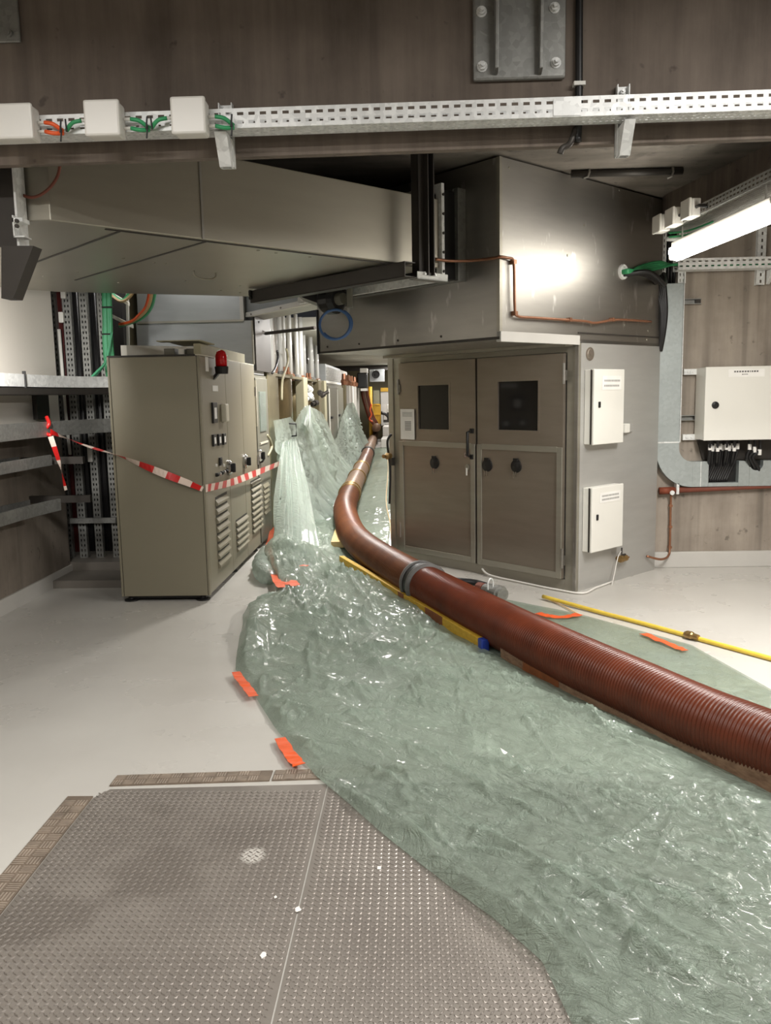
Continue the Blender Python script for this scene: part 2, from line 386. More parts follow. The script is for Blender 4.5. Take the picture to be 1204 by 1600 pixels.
# junction boxes
def jbox(px0, py0, px1, py1, label, cc, left=True):
    y = TY-.10; a = at_y(px0, py0, y); b = at_y(px1, py1, y); x0, x1, z0, z1 = a.x, b.x, b.z, a.z
    t = thing('junction_box', label, 'junction box', ((x0+x1)/2, y+.05, z0), 'junction boxes on the lintel tray')
    MB().box(x0+.004, x1-.004, y+.018, y+.098, z0+.004, z1-.004).build('box_body', MT['whitep'], t, bevel=.012)
    MB().box(x0, x1, y, y+.022, z0, z1).build('lid', MT['whitep'], t, bevel=.010)
    for k, s in enumerate((1, -1) if left else (1,)):
        for j in (0, 1):
            if s < 0 and j: continue
            zz = z0+(z1-z0)*(.55-.25*j); X = x1 if s > 0 else x0
            p = [(X, y+.06, zz), (X+s*.03, y+.06, zz), (X+s*.07, y+.055, zz-.01), (X+s*.105, y+.075, zz-.035+.03*j)]
            MB().tube(p[:2]+[(X+s*.042, y+.06, zz-.002)], .0075, 8).build('cable_gland', MT['whitep'], t, smooth=True)
            MB().tube(catmull(p[1:], 4), .009, 8).build('cable_stub', cc, t, smooth=True)
            MB().cyl((X+s*.097, y+.055, zz-.045), (X+s*.102, y+.06, zz+.008), .004, 6).build('cable_tie', MT['black'], t)
    return t
jbox(-18, 161, 52, 216, 'white plastic junction box with orange cable stubs, leftmost on the lintel tray', MT['orange'], False)
jbox(128, 155, 188, 211, 'white plastic junction box with green cable stubs, second from left on the lintel tray', MT['green'])
jbox(264, 150, 322, 208, 'white plastic junction box with green cable stubs beside a bracket, third on the lintel tray', MT['green'])
# cantilever brackets carrying the tray
def bracket(pxt, pyt, pxb, pyb, label, w=.05):
    a = at_y(pxt, pyt, BY-.03)
    t = thing('tray_bracket', label, 'bracket', (a.x, BY-.02, zb), 'brackets of the lintel tray')
    x0 = a.x-w/2; zt0 = a.z; z_arm = zt-.012
    m = MB(); m.box(x0, x0+.004, BY-.045, BY-.001, z_arm-.12, zt0).box(x0+w-.004, x0+w, BY-.045, BY-.001, z_arm-.12, zt0).box(x0, x0+w, BY-.008, BY-.001, z_arm-.12, zt0)
    m.build('channel', MT['galv'], t)
    m = MB(); pr = [(x0+.004, TY-.01, z_arm-.004), (x0+.004, BY-.045, z_arm-.004), (x0+.004, BY-.045, z_arm-.13), (x0+.004, BY-.075, z_arm-.13)]
    m.extr(pr, (.004, 0, 0)); m.extr([p+Vector((w-.012, 0, 0)) for p in map(Vector, pr)], (.004, 0, 0))
    m.obox((x0+.004, TY-.01, z_arm-.004), (w-.008, 0, 0), (0, .095-.01, -.126), (0, .004, .003)); m.build('arm', MT['galv'], t)
    MB().lathe((a.x, BY-.02, zt0-.025), (0, -1, 0), [(0, .012), (.012, .012), (.012, .006), (.02, .006)], 6).build('bolt', MT['galv'], t)
bracket(352, 162, 350, 268, 'galvanised cantilever bracket under the lintel tray beside the third white box', .062)
bracket(973, 133, 972, 245, 'galvanised cantilever bracket with slotted upright under the tray, right of the black conduit', .055)
# black conduit running down the lintel face
a = at_y(905, -40, BY-.02); b = at_y(904, 158, BY-.02); c = at_y(878, 232, BY-.04)
t = thing('black_conduit', 'black conduit running down the concrete lintel beside the ribbed anchor plate', 'conduit', (a.x, BY, b.z))
MB().tube(catmull([(a.x, BY-.018, 5.0), a, b, (b.x-.003, BY-.018, zt-.06)], 6), .017, 10).build('conduit_pipe', MT['black'], t, smooth=True)
MB().tube(catmull([(b.x-.01, BY-.02, zt+.0), (b.x-.04, BY-.03, zt-.07), (c.x, BY-.05, c.z), (c.x-.012, BY-.05, c.z-.025)], 5), .014, 8).build('lower_bend', MT['dark'], t, smooth=True)
k = at_y(904, 132, BY-.02); MB().box(k.x-.026, k.x+.026, BY-.042, BY-.001, k.z-.009, k.z+.009).build('clip', MT['white'], t, bevel=.002)
# anchor plates
a = at_y(738, -45, BY-.02); b = at_y(883, 123, BY-.02)
t = thing('anchor_plate', 'galvanised bolted anchor plate with two ribs on the concrete lintel', 'anchor plate', ((a.x+b.x)/2, BY, b.z))
MB().box(a.x, b.x, BY-.028, BY-.001, b.z, a.z).build('base_plate', MT['galv_dull'], t, bevel=.012)
for px in (777, 847):
    q = at_y(px, 60, BY-.1); q2 = at_y(px, 108, BY-.1)
    MB().extr([(q.x-.008, BY-.028, a.z), (q.x-.008, BY-.10, a.z), (q.x-.008, BY-.075, q2.z+.015), (q.x-.008, BY-.03, q2.z)], (.016, 0, 0)).build('rib', MT['galv_dull'], t, bevel=.004)
for px, py in ((752, 18), (866, 12), (753, 104), (868, 98)):
    q = at_y(px, py, BY-.03)
    m = MB(); m.lathe((q.x, BY-.028, q.z), (0, -1, 0), [(0, .024), (.004, .024), (.004, .017), (.02, .017), (.02, .009), (.036, .009)], 12)
    m.build('anchor_bolt', MT['galv'], t)
b = at_y(31, 65, BY-.02); a = at_y(-60, -60, BY-.02)
t = thing('blank_plate', 'plain bluish steel plate on the concrete lintel in the top left corner', 'steel plate', ((a.x+b.x)/2, BY, b.z))
MB().box(a.x, b.x, BY-.014, BY-.001, b.z, a.z).build('plate_sheet', MT['galv_dull'], t, bevel=.006)
q = at_y(14, 52, BY-.02); MB().lathe((q.x, BY-.014, q.z), (0, -1, 0), [(0, .016), (.012, .016), (.012, .008), (.018, .008)], 10).build('anchor_bolt', MT['galv_dull'], t)

# ================================================================== CHECKER PLATE FLOOR COVERS
def lozenges(m, inside, x0, x1, y0, y1, p=.0275, L=.0125, W=.004, h=.0026, z=.004):
    j = 0; y = y0
    while y < y1:
        x = x0 + (p/2 if j % 2 else 0)
        while x < x1:
            if inside(x, y):
                a = PI/4 if j % 2 else -PI/4
                a += .12; e = Vector((math.cos(a), math.sin(a), 0)); g = Vector((-e.y, e.x, 0)); o = Vector((x, y, z))
                m.add([o-e*L, o-g*W, o+e*L, o+g*W, o-e*L*.55+ZUP*h, o+e*L*.55+ZUP*h], [[0, 1, 4], [1, 5, 4], [1, 2, 5], [2, 3, 5], [3, 4, 5], [3, 0, 4]], 1)
            x += p
        y += p/2; j += 1
xl, xs, yt = -1.375, -.385, 3.405
def seam(y): return -.40 + (y-2.0)*.012
m = MB(); xl2 = xl
m.prism([(xl, .6), (seam(.6)-.003, .6), (seam(3.4)-.003, yt+.02), (-1.33, yt-.02), (xl, yt-.10)], -.001, .004)
lozenges(m, lambda x, y: x < seam(y)-.014, xl+.015, -.30, 1.75, yt-.035)
tag(m.build('checker_plate', [MT['plate'], MT['lozenge']]), 'grey steel checker plate with dark round stains, left of the floor seam', 'floor plate')
m = MB(); m.prism([(seam(.6)+.003, .6), (1.6, .6), (1.6, yt+.04), (seam(3.4)+.003, yt+.022)], -.001, .004)
lozenges(m, lambda x, y: x > seam(y)+.014 and x < .0+(3.5-y)*.55+.12, -.42, .95, 1.75, yt-.01)
tag(m.build('checker_plate', [MT['plate'], MT['lozenge']]), 'grey steel checker plate disappearing under the green plastic, right of the floor seam', 'floor plate')
def tread(o, du, dv, L, W, name, label, clip=None):
    du = Vector(du).normalized(); dv = Vector(dv).normalized(); o = Vector(o); m = MB()
    if clip: m.prism([(p[0], p[1]) for p in clip], 0, .006)
    else: m.obox(o, du*L, dv*W, ZUP*.006)
    cs = W/2; n = int(L/cs)
    for i in range(n):
        for j in range(2):
            c = o+du*(i+.5)*cs+dv*(j+.5)*cs+ZUP*.006
            e, g = (du, dv) if (i+j) % 2 else (dv, du)
            for k in range(4):
                q = c+g*((k-1.5)*cs*.22); m.cbox(q+ZUP*.001, e*cs*.86, g*cs*.11, ZUP*.002, 1)
    return tag(m.build(name, [MT['strip'], MT['strip_bar']]), label, 'edging strip', 'tread edging strips of the checker plate')
tread((-1.345, yt+.012, 0), (1, .06, 0), (0, 1, 0), .70, .10, 'edging_strip', 'ribbed steel edging strip along the far edge of the stained checker plate')
tread((-.635, yt+.056, 0), (1, .06, 0), (0, 1, 0), .6, .10, 'edging_strip', 'short ribbed steel edging strip running under the green plastic edge')
tread((-1.49, .7, 0), (0, 1, 0), (1, 0, 0), 2.62, .11, 'edging_strip', 'ribbed steel edging strip along the left edge of the stained checker plate')
for px, py, r, lab in ((411, 1492, .012, 'small white paint blob on the checker plate near the bottom'), (465, 1421, .012, 'white paint fleck beside the checker plate seam'), (592, 1356, .010, 'white paint fleck on the checker plate near the green plastic edge'), (430, 1402, .006, 'tiny white paint fleck between the dark stain and the plate seam')):
    p = at_z(px, py, .0065); m = MB(); n = 11
    v = [p+Vector((math.cos(2*PI*i/n)*r*random.uniform(.6, 1.1), math.sin(2*PI*i/n)*r*random.uniform(.8, 1.6), 0)) for i in range(n)]
    m.extr(v, (0, 0, .001)); tag(m.build('paint_blob', MT['paint_spot']), lab, 'paint spot', 'white paint drips on the checker plate')
# ================================================================== DUCT UNDER THE CEILING
DV = .334
def dpl(px, py): return at_pl(px, py, C+V*DV, V)
zd, zdt = 2.595, 3.20
cE = dpl(684, 412); aE = dpl(80, 348); DU0 = uvz(aE)[0]; DU1 = -1.27
dk = P(DU1, 2.35, 0); dl = at_z(60, 437, zd)
dp = [(-3.25, aE.y+.06), (aE.x, aE.y), tuple(P(DU1, DV, 0))[:2], tuple(P(DU1, 2.45, 0))[:2], (-2.95, 7.1), (-3.25, 6.8)]
t = thing('air_duct', 'large sheet metal air duct hanging overhead behind the lintel', 'duct', ((aE.x-.5), aE.y+1.2, zd))
MB().prism(dp, zd, zdt-.12).build('duct_body', MT['duct'], t, bevel=.006)
def on_duct(u, v, dz): return P(u, v, zd+dz)
# standing seam on the front face, seams and screws on the underside
q = uvz(dpl(312, 300))[0]
MB().obox(P(q, DV-.006, zd), U*.014, V*.006, ZUP*.48).build('front_seam', MT['steel_panel'], t)
for px, py in ((178, 363), (315, 378)):
    u = uvz(at_z(px, py, zd))[0]; m = MB(); m.obox(P(u, DV+.05, zd-.006), U*.014, V*1.95, ZUP*.006); m.build('underside_seam', MT['dark'], t)
m = MB(); m.obox(P(DU0+.3, DV+.03, zd-.006), U*(-1.6-DU0), V*.012, ZUP*.006); m.build('underside_seam', MT['dark'], t)
for i in range(14):
    u = random.uniform(DU0+.5, -1.7); v = random.choice((DV+.14, DV+.9, DV+1.6, DV+1.95))+random.uniform(-.04, .04)
    MB().lathe(P(u, v, zd), (0, 0, -1), [(0, .011), (.004, .010), (.006, .004)], 8).build('rivet', MT['steel_frame'], t)
for px, py in ((320, 425), ):
    c = at_z(px, py, zd); m = MB(); pts = [c+U*-.09, c+U*-.085-ZUP*.03, c+U*-.04-ZUP*.05, c+U*.04-ZUP*.05, c+U*.085-ZUP*.03, c+U*.09]
    m.tube(catmull(pts, 4), .007, 8); m.build('pull_handle', MT['steel_frame'], t, smooth=True)
# end flange, flexible connector, collar
u0 = DU1
fz0, fz1 = 2.50, 3.19
def frame(m, u, du, v0, v1, z0, z1, w):
    m.obox(P(u, v0, z0), U*du, V*w, ZUP*(z1-z0)).obox(P(u, v1-w, z0), U*du, V*w, ZUP*(z1-z0))
    m.obox(P(u, v0+w, z0), U*du, V*(v1-v0-2*w), ZUP*w).obox(P(u, v0+w, z1-w), U*du, V*(v1-v0-2*w), ZUP*w); return m
frame(MB(), u0, .03, DV-.03, 2.1, fz0, fz1, .06).build('end_flange', MT['galv'], t, bevel=.003)
for i in range(5):
    MB().lathe(P(u0+.015, DV-.03, fz0+.07+i*.135), -V, [(0, .010), (.01, .010)], 6).build('flange_bolt', MT['dark'], t)
MB().obox(P(u0+.03, DV+.03, fz0+.03), U*.17, V*1.75, ZUP*.63).build('flexible_connector', MT['black'], t)
frame(MB(), u0+.20, .085, DV-.005, 2.1, fz0+.02, fz1, .05).build('collar_flange', MT['galv_dull'], t, bevel=.003)
# ================================================================== STEEL SUPPORT FRAME (post + channel)
pz0 = 2.50
pb = at_pl(657, 435, C+V*(DV-.12), V); up = uvz(pb)[0]
t = thing('steel_gantry', 'dark grey steel post and long channel carrying the duct end', 'steel frame', pb)
w = .105; o = P(up-w/2, DV-.16, pz0)
m = MB(); m.obox(o, U*w, V*.008, ZUP*(ZC-.004-pz0)).obox(o, U*.008, V*.07, ZUP*(ZC-.004-pz0)).obox(o+U*(w-.008), U*.008, V*-.05, ZUP*(ZC-.004-pz0)).obox(o+U*w*.5, U*.008, V*-.04, ZUP*(ZC-.004-pz0))
m.build('post', MT['dark'], t)
o = P(up-.19, DV-.16, pz0-.02)
m = MB(); m.obox(o, U*.10, V*1.92, ZUP*.006).obox(o, U*.006, V*1.92, ZUP*.10).obox(o+ZUP*.095, U*.10, V*1.92, ZUP*.006)
m.build('channel_beam', MT['dark'], t)
o = P(up-.09, DV-.18, pz0-.03); m = MB(); m.obox(o, U*.30, V*.08, ZUP*.008).obox(o, U*.30, V*.008, ZUP*.05)
m.build('foot_angle', MT['galv_dull'], t)
for d in (0, .1): MB().lathe(P(up-.02+d, DV-.18, pz0+.0), ZUP, [(0, .014), (.012, .014), (.012, .007), (.022, .007)], 6).build('bolt', MT['galv'], t)
for q in ((.02, .02), (.07, .05), (.03, .07)):
    MB().lathe(P(up-.19, DV+1.74, pz0+q[1]), -U, [(0, .016), (.02, .016)], 8).build('bolt', MT['black'], t)
# left hanging bracket, mostly cut by the frame edge
def lb(px, py, y=4.28): return at_y(px, py, y)
a = lb(0, 262); b = lb(26, 262); c = lb(34, 385); d = lb(0, 385)
t = thing('hanger_bracket', 'dark steel hanger with angled arm at the left edge below the lintel', 'bracket', lb(20, 465))
MB().extr([(a.x-.15, 4.28, 3.3), (b.x, 4.28, 3.3), (c.x, 4.28, c.z), (a.x-.15, 4.28, c.z)], (0, .012, 0)).build('web', MT['dark'], t)
MB().extr([(b.x, 4.23, 3.3), (b.x+.008, 4.23, 3.3), (c.x+.012, 4.23, c.z-.005), (c.x, 4.23, c.z-.005)], (0, .11, 0)).build('edge_flange', MT['galv'], t)
e = [lb(2, 384, 4.18), lb(52, 384, 4.18), lb(21, 466, 4.18), lb(2, 466, 4.18)]
MB().extr(e, (0, .10, 0)).build('arm', MT['dark'], t)
m = MB(); g = lb(34, 372); m.box(g.x, g.x+.055, 4.19, 4.27, g.z-.012, g.z-.006).box(g.x, g.x+.006, 4.19, 4.27, g.z-.01, lb(34, 342).z).box(g.x, g.x+.05, 4.19, 4.27, lb(34, 346).z-.02, lb(34, 346).z); m.build('clamp', MT['galv'], t)
for py in (352, 360): q = lb(42, py); MB().lathe((q.x, 4.18, q.z), (0, -1, 0), [(0, .010), (.015, .010)], 6).build('bolt', MT['dark'], t)
cb = [at_y(94, 255, 4.3), at_y(90, 275, 4.3), at_y(78, 293, 4.3), at_y(62, 305, 4.3), at_y(46, 308, 4.3), at_y(26, 300, 4.35), at_y(5, 280, 4.4), at_y(-20, 250, 4.45)]
tag(MB().tube(catmull(cb, 5), .008, 8).build('hanging_cable', MT['redpipe'], smooth=True), 'red brown cable sagging in front of the duct below the lintel', 'cable')

# ================================================================== MACHINE ENCLOSURE
t = thing('machine_enclosure', 'sheet steel machine enclosure with double doors and overhanging top', 'enclosure', P(.3, 1, 0))
DL = 2.30
MB().obox(P(.03, 0, 0), U*1.22, V*DL, ZUP*2.10).build('lower_body', MT['steel_side'], t)
OU = -.985
MB().obox(P(OU, 0, 2.072), U*(1.22-OU+.03), V*2.19, ZUP*1.28).build('upper_body', MT['steel_panel'], t)
m = MB(); m.obox(P(0, 0, 0), U*.03, V*.115, ZUP*2.07).obox(P(0, 2.13, 0), U*.03, V*.17, ZUP*2.07).obox(P(0, .115, 0), U*.03, V*2.015, ZUP*.09).obox(P(0, .115, 2.0), U*.03, V*2.015, ZUP*.07)
m.build('door_frame', MT['steel_frame'], t, bevel=.003)
MB().obox(P(-.012, 0, 0), U*.012, V*.03, ZUP*2.07).build('corner_trim', MT['steel_panel'], t)
MB().obox(P(-.012, 2.24, 0), U*.05, V*.075, ZUP*2.07).build('jamb_post', MT['steel_frame'], t, bevel=.004)
MB().obox(P(-.06, .02, 2.045), U*-.10, V*2.2, ZUP*.025).build('header_rail', MT['steel_frame'], t)
# light strip on the overhang's lower lip
MB().obox(P(OU-.0, -.012, 2.055), U*.98, V*.045, ZUP*.075).build('lower_lip', MT['kerb'], t, bevel=.003)
MB().obox(P(OU-.012, -.010, 2.13), U*.03, V*.03, ZUP*1.22).build('corner_trim', MT['steel_frame'], t)
MB().obox(P(OU-.006, 0, 2.072), U*.006, V*2.19, ZUP*.02).build('bottom_edge', MT['dark'], t)
MB().obox(P(OU-.01, 2.175, 2.072), U*.02, V*.02, ZUP*.40).build('end_edge', MT['black'], t)
for v in (2.05, 1.6, 1.1, .6): MB().lathe(P(OU, v, 2.13), -U, [(0, .010), (.006, .008)], 8).build('rivet', MT['dark'], t)
MB().obox(P(-.02, -.006, 2.145), U*1.24, V*.006, ZUP*.012).build('panel_seam', MT['dark'], t)
for px, py in ((923, 508), (975, 508), (1012, 517), (1010, 531), (795, 262), (886, 399), (912, 352), (967, 297)):
    MB().lathe(side(px, py), -V, [(0, .010), (.005, .007)], 8).build('rivet', MT['steel_frame'], t)
# doors
def mkdoor(v0, v1, w0, w1, wz0, wz1, hand):
    m = MB(); T = .035; z0, z1 = .10, 1.995
    # leaf with a real window opening
    m.obox(P(-T, v0, z0), U*T, V*(w0-v0), ZUP*(z1-z0)).obox(P(-T, w1, z0), U*T, V*(v1-w1), ZUP*(z1-z0))
    m.obox(P(-T, w0, z0), U*T, V*(w1-w0), ZUP*(wz0-z0)).obox(P(-T, w0, wz1), U*T, V*(w1-w0), ZUP*(z1-wz1))
    d = m.build('door_leaf', MT['steel_door'], t)
    m = MB(); fw = .055; e = .012
    m.obox(P(-T-e, v0, z0), U*e, V*fw, ZUP*1.12).obox(P(-T-e, v1-fw, z0), U*e, V*fw, ZUP*1.12).obox(P(-T-e, v0+fw, z0), U*e, V*(v1-v0-2*fw), ZUP*fw).obox(P(-T-e, v0+fw, z0+1.075), U*e, V*(v1-v0-2*fw), ZUP*.05)
    m.build('lower_panel_frame', MT['steel_frame'], d, bevel=.003)
    MB().obox(P(-.022, w0-.005, wz0-.005), U*.006, V*(w1-w0+.01), ZUP*(wz1-wz0+.01)).build('window_pane', MT['window'], d)
    m = frame(MB(), -T-.004, .004, w0-.02, w1+.02, wz0-.02, wz1+.02, .02); m.build('window_frame', MT['steel_door'], d)
    return d
dR = mkdoor(.125, 1.075, .385, .83, 1.355, 1.78, 1)
dLf = mkdoor(1.10, 2.125, 1.435, 1.85, 1.345, 1.768, -1)
def lock(d, v, z):
    MB().lathe(P(-.035, v, z), -U, [(0, .058), (.012, .056), (.016, .03), (.02, .012)], 20).build('lock_cover', MT['black'], d, smooth=False)
    MB().cbox(P(-.05, v, z+.055), V*.05, U*.015, ZUP*.03).build('lock_tab', MT['black'], d, bevel=.004)
    m = MB(); m.cbox(P(-.06, v+.012, z-.075), V*.009, U*.004, ZUP*.055).cbox(P(-.058, v-.01, z-.07), V*.009, U*.004, ZUP*.045); m.build('key', MT['chrome'], d)
lock(dLf, 1.63, 1.02); lock(dR, .955, 1.03); lock(dR, .617, 1.04)
hz = (1.10, 1.34); v = 1.15
m = MB(); m.tube([P(-.04, v-.005, hz[0]), P(-.095, v-.005, hz[0]+.01), P(-.095, v-.005, hz[1]-.01), P(-.04, v-.005, hz[1])], .013, 8); m.build('pull_handle', MT['black'], dLf, smooth=True)
for z in hz: MB().cbox(P(-.045, v-.012, z), V*.04, U*.02, ZUP*.045).build('handle_foot', MT['black'], dLf, bevel=.004)
m = frame(MB(), -.042, .006, 1.17, 1.235, 1.095, 1.135, .008); m.build('latch', MT['chrome'], dLf)
MB().lathe(P(-.035, 1.20, 1.0), -U, [(0, .03), (.008, .028)], 14).build('cylinder_rose', MT['steel_frame'], dLf)
MB().cbox(P(-.055, 1.195, .96), V*.016, U*.004, ZUP*.07).build('key', MT['paper'], dLf)
def hinge(u, v, z, h, par):
    m = MB(); m.cyl(P(u, v, z-h/2), P(u, v, z+h/2), .011, 8); m.cbox(P(u+.005, v-.012, z-.015), U*.008, V*.03, ZUP*h*.5); m.build('hinge', MT['steel_panel'], par)
hinge(-.045, .115, 1.83, .17, dR); hinge(-.045, .115, .28, .17, dR); hinge(-.045, 2.13, 1.76, .15, dLf); hinge(-.045, 2.13, .31, .15, dLf)
# round vent and cable grommet on the side wall
q = side(921, 553); MB().lathe(q, -V, [(0, .055), (.006, .055), (.006, .04), (.010, .036), (.010, .015), (.016, .012)], 20).build('round_vent', MT['steel_door'], t)
q = side(972, 425); gr = MB().lathe(q, -V, [(0, .065), (.02, .06), (.02, .045), (.005, .04)], 20).build('grommet', MT['galv'], t)
q = side(890, 425)
# paper sheet on left door
o = P(-.05, 1.895, 1.24); pp = MB().obox(o, V*.20, U*.002, ZUP*.30).build('paper_sheet', MT['paper'])
tag(pp, 'white printed sheet taped to the left enclosure door beside its window', 'paper')
m = MB()
for i in range(4): m.obox(o+V*.03+U*-.001+ZUP*(.265-i*.012), V*.14, U*.0008, ZUP*.004)
for i in range(6): m.obox(o+V*(.045)+U*-.001+ZUP*(.17-i*.016), V*.09, U*.0008, ZUP*.010)
m.build('printed_lines', MT['ink'], pp)
# ================================================================== BOXES ON THE SIDE WALL
def wbox(pl, label, lab):
    (x0, y0), (x1, y1) = pl; a = side(x0, y0); b = side(x1, y1); ua, va, za = uvz(a); ub, vb, z_b = uvz(b)
    zt_ = za; zb_ = z_b; d = .095
    s = thing('control_box', label, 'electrical box', P((ua+ub)/2, 0, zb_), 'white control boxes on the enclosure side')
    MB().obox(P(ua-.01, -.002, zb_), U*(ub-ua), V*-(d-.03), ZUP*(zt_-zb_)).build('box_body', MT['white'], s, bevel=.004)
    MB().obox(P(ua-.01, -(d-.022), zb_-.004), U*(ub-ua+.004), V*-.022, ZUP*(zt_-zb_+.008)).build('box_door', MT['white'], s, bevel=.006)
    MB().obox(P(ua-.012, -.06, zb_), U*.004, V*-.012, ZUP*(zt_-zb_)).build('door_gasket', MT['dark'], s)
    m = MB(); m.cbox(P(ua+.065, -d-.004, (zt_+zb_)/2+.02), U*.026, V*.012, ZUP*.05); m.build('lock', MT['black'], s, bevel=.005)
    w = ub-ua; lh = .115 if lab else .085
    l = MB().obox(P(ua+.10+.0*w, -d-.0015, zt_-.05-lh), U*(w-.16), V*-.001, ZUP*lh).build('label_strip', MT['paper'], s)
    m = MB(); random.seed(3)
    for r in range(2):
        u = ua+.13
        while u < ub-.09:
            ww = random.uniform(.008, .014); m.obox(P(u, -d-.0027, zt_-.05-lh*(.42+.36*r)), U*ww, V*-.0006, ZUP*.016); u += ww+.006
    m.build('label_print', MT['ink'], l)
wbox(((914, 578), (959, 690)), 'white control box high on the enclosure side wall, above the other white box', True)
wbox(((911, 762), (958, 850)), 'white control box low on the enclosure side wall, under the other white box', False)
q = uvz(side(914, 878)); 
s = tag(MB().obox(P(.63, -.001, 1.315), U*.075, V*-.045, ZUP*.08).build('socket_box', MT['white'], bevel=.006), 'small pale socket box right of the upper white control box', 'socket')
MB().obox(P(.705, -.001, 1.32), U*.07, V*-.03, ZUP*.07).build('socket_face', MT['steel_side'], s, bevel=.004)
MB().obox(P(.53, -.001, 1.375), U*.10, V*-.01, ZUP*.008).build('conduit_stub', MT['steel_side'], s)
# valve low on the wall
c = side(963, 872)+V*-.05
s = thing('drain_valve', 'small brass valve cluster low on the enclosure side wall', 'valve', c-ZUP*.05)
MB().tube([c+V*.05, c, c+U*.04], .018, 10).build('valve_body', MT['brass'], s, smooth=True)
MB().lathe(c-U*.03, U, [(0, .03), (.03, .035), (.05, .02), (.08, .03), (.10, .03)], 8).build('union_nut', MT['brass'], s)
MB().tube([c, c+ZUP*.05, c+ZUP*.10], .007, 6).build('spindle', MT['dark'], s)
MB().tube([c+U*.06, c+U*.09-ZUP*.005, c+U*.12-ZUP*.002], .008, 6).build('outlet', MT['copper'], s)
MB().cbox(c+U*.035+ZUP*.03, U*.05, V*.012, ZUP*.02).build('lever', MT['dark'], s)
pts = [c+ZUP*.07-U*.01, c+ZUP*.03-U*.09-V*.02, c-ZUP*.12-U*.16-V*.03, c-ZUP*.22-U*.2-V*.03]
tag(MB().tube(catmull(pts, 6), .004, 6).build('thin_wire', MT['whitep'], smooth=True), 'thin white wire hanging from the brass valve on the enclosure wall', 'wire')
# copper line from the duct end to the corner and along the side wall
f0 = at_pl(680, 405, C+V*(DV-.05), V); zl = 2.66
pts = [f0, P(OU-.22, DV-.06, f0.z), P(OU-.05, DV-.12, 2.655), P(OU-.03, .02, 2.65), P(OU-.03, -.03, 2.652), side(788, 404)-V*.03, side(796, 407)-V*.03, side(798, 425)-V*.03, side(799, 480)-V*.03, side(803, 494)-V*.03, side(830, 497)-V*.03, side(905, 502)-V*.03, side(925, 505)-V*.03, side(960, 500)-V*.03, side(1012, 503)-V*.03]
pl = tag(MB().tube(catmull(pts, 5), .011, 8).build('copper_pipe', MT['copper'], smooth=True), 'thin copper pipe bent from the duct end along the enclosure side wall', 'pipe')
for px, py in ((798, 410), (885, 500), (952, 500), (800, 490)): MB().cbox(side(px, py)-V*.022, U*.03, V*.04, ZUP*.03).build('pipe_clip', MT['copper'], pl)
# pipe along the ceiling in front of the upper panel
a = at_y(892, 272, 6.75); b = at_y(1066, 267, 6.75)
pl = tag(MB().tube([a, b], .028, 10).build('ceiling_pipe', MT['dark'], smooth=True), 'dark pipe fixed under the ceiling above the bright enclosure panel', 'pipe')
for px in (917, 1047): q = at_y(px, 270, 6.75); MB().tube([(q.x+.01, q.y-.02, ZC), (q.x+.012, q.y-.03, q.z), (q.x, q.y-.03, q.z-.035), (q.x-.03, q.y-.02, q.z-.045)], .009, 6).build('hanger_hook', MT['steel_panel'], pl)
# ================================================================== BACK WALL, RIGHT
WB = 7.9
def bw(px, py, d=0): return at_y(px, py, WB-d)
# L-shaped galvanised trunking
x0 = bw(1022, 600).x; x1 = bw(1058, 600).x; zt_ = bw(1040, 445).z; ze = bw(1060, 690).z
hb = bw(1204, 757).z; ht = bw(1204, 718).z; R = x1-x0
t = thing('wall_trunking', 'galvanised trunking running down the back wall and bending right under the white cabinet', 'trunking', (x0, WB-.05, hb))
D = .10
MB().box(x0, x1, WB-D, WB-.001, ze, zt_).build('vertical_cover', MT['galv_blue'], t, bevel=.004)
m = MB(); Rin = .13; cx = x1+Rin; cz = ht+Rin; n = 12
out = [Vector((cx-(Rin+R)*math.cos(PI/2*i/n), WB-D, cz-(cz-hb)*math.sin(PI/2*i/n))) for i in range(n+1)]
inn = [Vector((cx-Rin*math.cos(PI/2*i/n), WB-D, cz-Rin*math.sin(PI/2*i/n))) for i in range(n+1)]
poly = [Vector((x0, WB-D, ze))]+out+inn[::-1]+[Vector((x1, WB-D, ze))]
for i in range(n): m.extr([out[i], out[i+1], inn[i+1], inn[i]], (0, D, 0))
m.extr([Vector((x0, WB-D, ze+.001)), out[0], inn[0], Vector((x1, WB-D, ze+.001))], (0, D, 0))
m.build('elbow', MT['galv_blue'], t)
xe = cx; xa = bw(1104, 740).x-.02; xb = bw(1147, 740).x; xc = bw(1178, 730).x; XR = 4.7
MB().box(xe, xa, WB-D, WB-.001, hb, ht).box(xa, xb, WB-D, WB-.001, hb, hb+.035).box(xb, xb+.10, WB-D, WB-.001, hb, ht).build('horizontal_cover', MT['galv_blue'], t, bevel=.003)
rn = (xc+.04-xb-.10)/2; xm = xb+.10+rn
MB().extr([Vector((xb+.10, WB-D, hb)), Vector((XR, WB-D, hb)), Vector((XR, WB-D, ht)), Vector((xm+rn, WB-D, ht))]+[Vector((xm+rn*math.cos(-PI*k/10), WB-D, ht-.03+rn*1.0*math.sin(-PI*k/10))) for k in range(11)]+[Vector((xb+.10, WB-D, ht))], (0, D-.001, 0)).build('notched_cover', MT['galv_blue'], t)
MB().box(xa-.005, xc+.04, WB-.03, WB-.0015, hb+.03, ht).build('opening_back', MT['black'], t)
MB().box(x0, x1, WB-D-.003, WB-D, ze-.006, ze+.006).box(xa-.075, xa-.07, WB-D-.003, WB-D, hb, ht).build('joint_strip', MT['galv'], t)
MB().box(x0-.006, x0, WB-D-.012, WB, ze-.05, zt_-.35).box(x1, x1+.006, WB-D-.012, WB, ze, zt_+.15).build('side_lip', MT['galv'], t)
